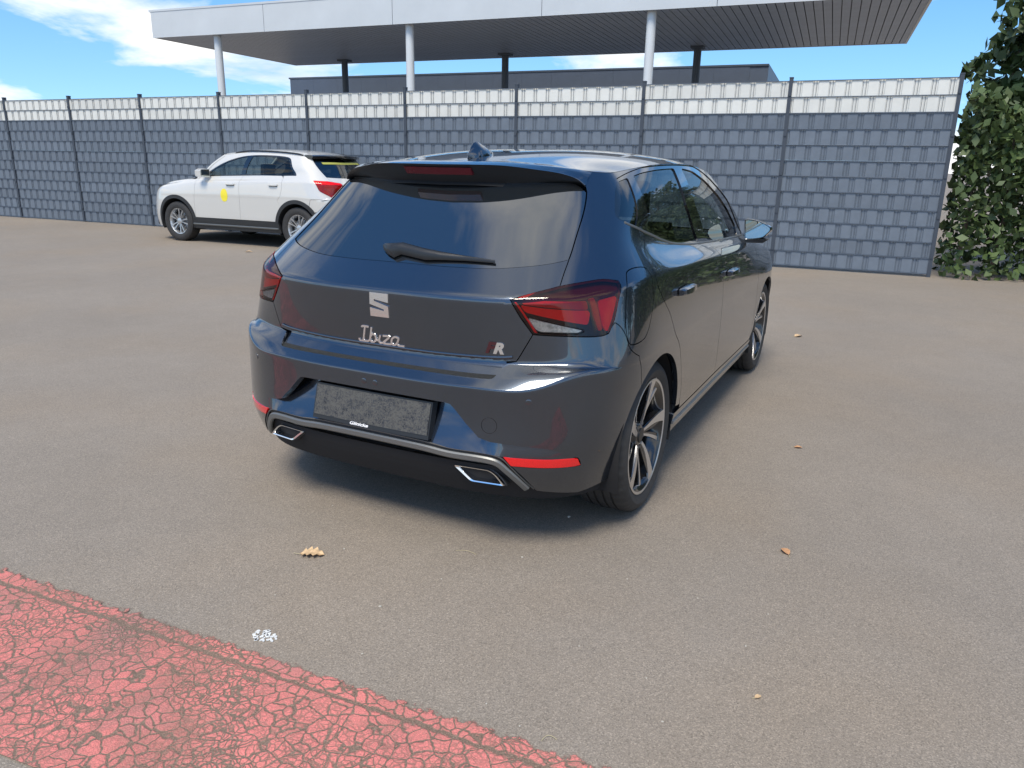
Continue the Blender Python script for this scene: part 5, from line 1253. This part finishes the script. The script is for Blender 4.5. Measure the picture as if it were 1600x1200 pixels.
leaf('dry_leaf', 1184, 1090, .022, .9, 'leaf_tan', 'tiny pale leaf scrap on asphalt beyond the red band', False)
leaf('dry_leaf', 389, 394, .10, .6, 'leaf_tan', 'pale leaf on asphalt in front of the white SUV rear wheel', False)
def pebble(u, v, s, label, m='pebble_pale'):
    x, y = ground_at(u, v); bm = bmesh.new(); bmesh.ops.create_icosphere(bm, subdivisions=2, radius=s); r = random.Random(int(u*7+v))
    for q in bm.verts: q.co *= 1+.3*(r.random()-.5); q.co.z *= .6; q.co.x *= 1.25
    me = bpy.data.meshes.new('pebble'); bm.to_mesh(me); bm.free(); me.materials.append(MATS[m]); me.shade_smooth()
    o = bpy.data.objects.new('pebble', me); COL.objects.link(o); o.location = (x, y, s*.42); o.rotation_euler = (0, 0, r.random()*3)
    tag(o, label, 'pebble', None); return o
pebble(889, 808, .0065, 'pale pebble on asphalt next to the hatchback rear tyre')
for u, v, s in ((538, 858, .0035), (816, 871, .004), (594, 948, .0045), (566, 1022, .0032), (812, 1135, .0028), (716, 1112, .0025), (1035, 1128, .003), (1165, 1010, .003), (760, 1100, .0025), (980, 905, .0028), (690, 905, .0026), (640, 985, .0024), (905, 1010, .0026), (1090, 935, .0026), (1150, 800, .0025), (430, 930, .0025), (700, 850, .0022), (1010, 1060, .0025), (520, 790, .0022), (1200, 960, .0025)):
    o = pebble(u, v, s, 'tiny pale chip of stone on the open asphalt'); o['group'] = 'stone chips on the asphalt'
def stalk(u0, v0, u1, v1, label, bend=.01):
    a, b = ground_at(u0, v0), ground_at(u1, v1); a, b = np.array(a), np.array(b); d = b-a; n_ = np.array([-d[1], d[0]])
    mb = MB(); pts = []
    for t in np.linspace(0, 1, 7): p = a+d*t+n_*bend*math.sin(math.pi*t)*10; pts.append((p[0], p[1], .0016+.004*math.sin(math.pi*t)))
    mb.tube(pts, .0009, 5); o = mb.build('dry_stalk', 'stalk', None, 60); tag(o, label, 'stalk')
stalk(712, 861, 744, 867, 'thin dry stalk on asphalt behind the hatchback')
stalk(846, 1158, 870, 1156, 'short curved dry stalk at the edge of the red band', .03)
# white splotch: thin ring of dried paint
def splotch(u, v):
    x, y = ground_at(u, v); r = random.Random(5); mb = MB()
    for k in range(40):
        a = r.random()*6.28; d = r.random()**.55; cx, cy = x+.040*d*math.cos(a), y+.030*d*math.sin(a); s = .0025+.005*r.random(); n = 9
        ring = [(cx+s*(.6+.7*r.random())*math.cos(6.283*i/n), cy+s*(.6+.7*r.random())*math.sin(6.283*i/n)) for i in range(n)]
        mb.prism(ring, lambda p, q_, h: (p, q_, h), .0008, .0022+.0003*(k % 4))
    o = mb.build('paint_splotch', 'chalk_white'); tag(o, 'white dried splotch on asphalt at the edge of the red band', 'stain')
splotch(414, 995)
# ------------------------------------------------------------------ trees right of the car (they show as reflections in its windows)
def leaf_mat(name, c):
    m = mat(name, c, .55, noise=(1.4, .4)); return name
leaf_mat('foliage_dark', (.045, .075, .022)); leaf_mat('foliage_mid', (.065, .10, .03)); mat('bark', (.10, .075, .05), .9, noise=(8, .3))
def tree(x, y, h, cr_, m, label, seed):
    r = random.Random(seed); t = empty('broadleaf_tree', (x, y, 0)); tag(t, label, 'tree', 'trees at the edge of the lot')
    tb = MB(); tb.tube([(0, 0, 0), (.05, .03, h*.2), (.0, .1, h*.45), (.1, .05, h*.8)], [.22, .17, .12, .03], 8); limbs = []
    for k in range(9):
        a = r.random()*6.28; z0 = h*(.22+.05*k); e = np.array([math.cos(a)*cr_*.75, math.sin(a)*cr_*.75, z0+h*.2]); tb.tube([(.03, .05, z0), (e[0]*.5, e[1]*.5, z0+h*.09), tuple(e)], [.07, .05, .015], 5); limbs.append(e)
    tb.build('trunk', 'bark', t, 60)
    cl_ = []
    for k in range(46):
        a = r.random()*6.28; zz_ = r.random(); rad = cr_*math.sin(math.pi*(.12+.83*zz_))**.7*(.25+.75*r.random()**.5); cl_.append((rad*math.cos(a), rad*math.sin(a), h*(.24+.76*zz_), cr_*(.18+.20*r.random())))
    V, F = [], []; R = np.random.RandomState(seed)
    for cx, cy, cz_, cs in cl_:
        n = 130; d = R.normal(size=(n, 3)); d /= np.linalg.norm(d, axis=1)[:, None]; p = np.array([cx, cy, cz_])+d*cs*(.55+.5*R.rand(n, 1))
        for q in p:
            a = R.normal(size=3); a /= np.linalg.norm(a); b = np.cross(a, R.normal(size=3)); b /= np.linalg.norm(b); s = .07+.07*R.rand(); k = len(V)
            V += [q-a*s, q+b*s*.55, q+a*s, q-b*s*.55]; F.append((k, k+1, k+2, k+3))
    mk('crown', V, F, m, t)
for x, y, h, c_, m_, lb, sd in ((3.9, 12.0, 4.6, 1.6, 'foliage_dark', 'dense dark green tree just past the fence end', 1), (7.0, 12.6, 5.4, 2.0, 'foliage_mid', 'bushy mid green tree right of the fence end', 2), (6.0, 15.5, 6.0, 2.3, 'foliage_dark', 'tall dark tree standing behind the bushy one', 3),
                               (12.5, 9.0, 5.6, 2.3, 'foliage_mid', 'broad mid green tree far right of the fence', 4), (11.0, 15.0, 6.4, 2.6, 'foliage_dark', 'tall dark green tree behind the broad tree', 5), (17, 11, 6.5, 2.8, 'foliage_mid', 'round mid green tree at the far lot edge', 6)):
    tree(x, y, h, c_, m_, lb, sd)

def hedge(x0, y0, x1, y1, h, w):
    R = np.random.RandomState(11); t = empty('hedge', (x0, y0, 0), math.atan2(y1-y0, x1-x0)); tag(t, 'leafy green hedge growing from the end of the fence', 'hedge')
    Lh = math.hypot(x1-x0, y1-y0); V, F = [], []
    for _ in range(26000):
        u = R.rand()*Lh; hh = h*(.86+.10*math.sin(u*2.1)+.08*math.sin(u*5.3+1)); z = hh*R.rand()**.8; side = R.rand()
        y = w*(.5 if side < .5 else (-.5 if side < .9 else R.rand()-.5))*(.75+.25*math.sin(u*3.7+z*2.9))*(1-.35*(z/hh)**4)+R.normal()*.07
        if side >= .9: z = hh+R.normal()*.06
        q = np.array([u, y, z]); a = R.normal(size=3); a /= np.linalg.norm(a); b = np.cross(a, R.normal(size=3)); b /= np.linalg.norm(b); s = .045+.04*R.rand(); k = len(V)
        V += [q-a*s, q+b*s*.6, q+a*s, q-b*s*.6]; F.append((k, k+1, k+2, k+3))
    mk('foliage', V, F, 'foliage_mid', t); mb = MB()
    for i in range(22):
        u = Lh*(i+.5)/22; mb.tube([(u, 0, 0), (u+.05, .04, h*.4), (u-.04, -.05, h*.8)], [.03, .022, .01], 5)
    mb.build('stems', 'bark', t, 60)
hedge(2.15, 10.05, 11.5, 10.6, 2.4, .9)
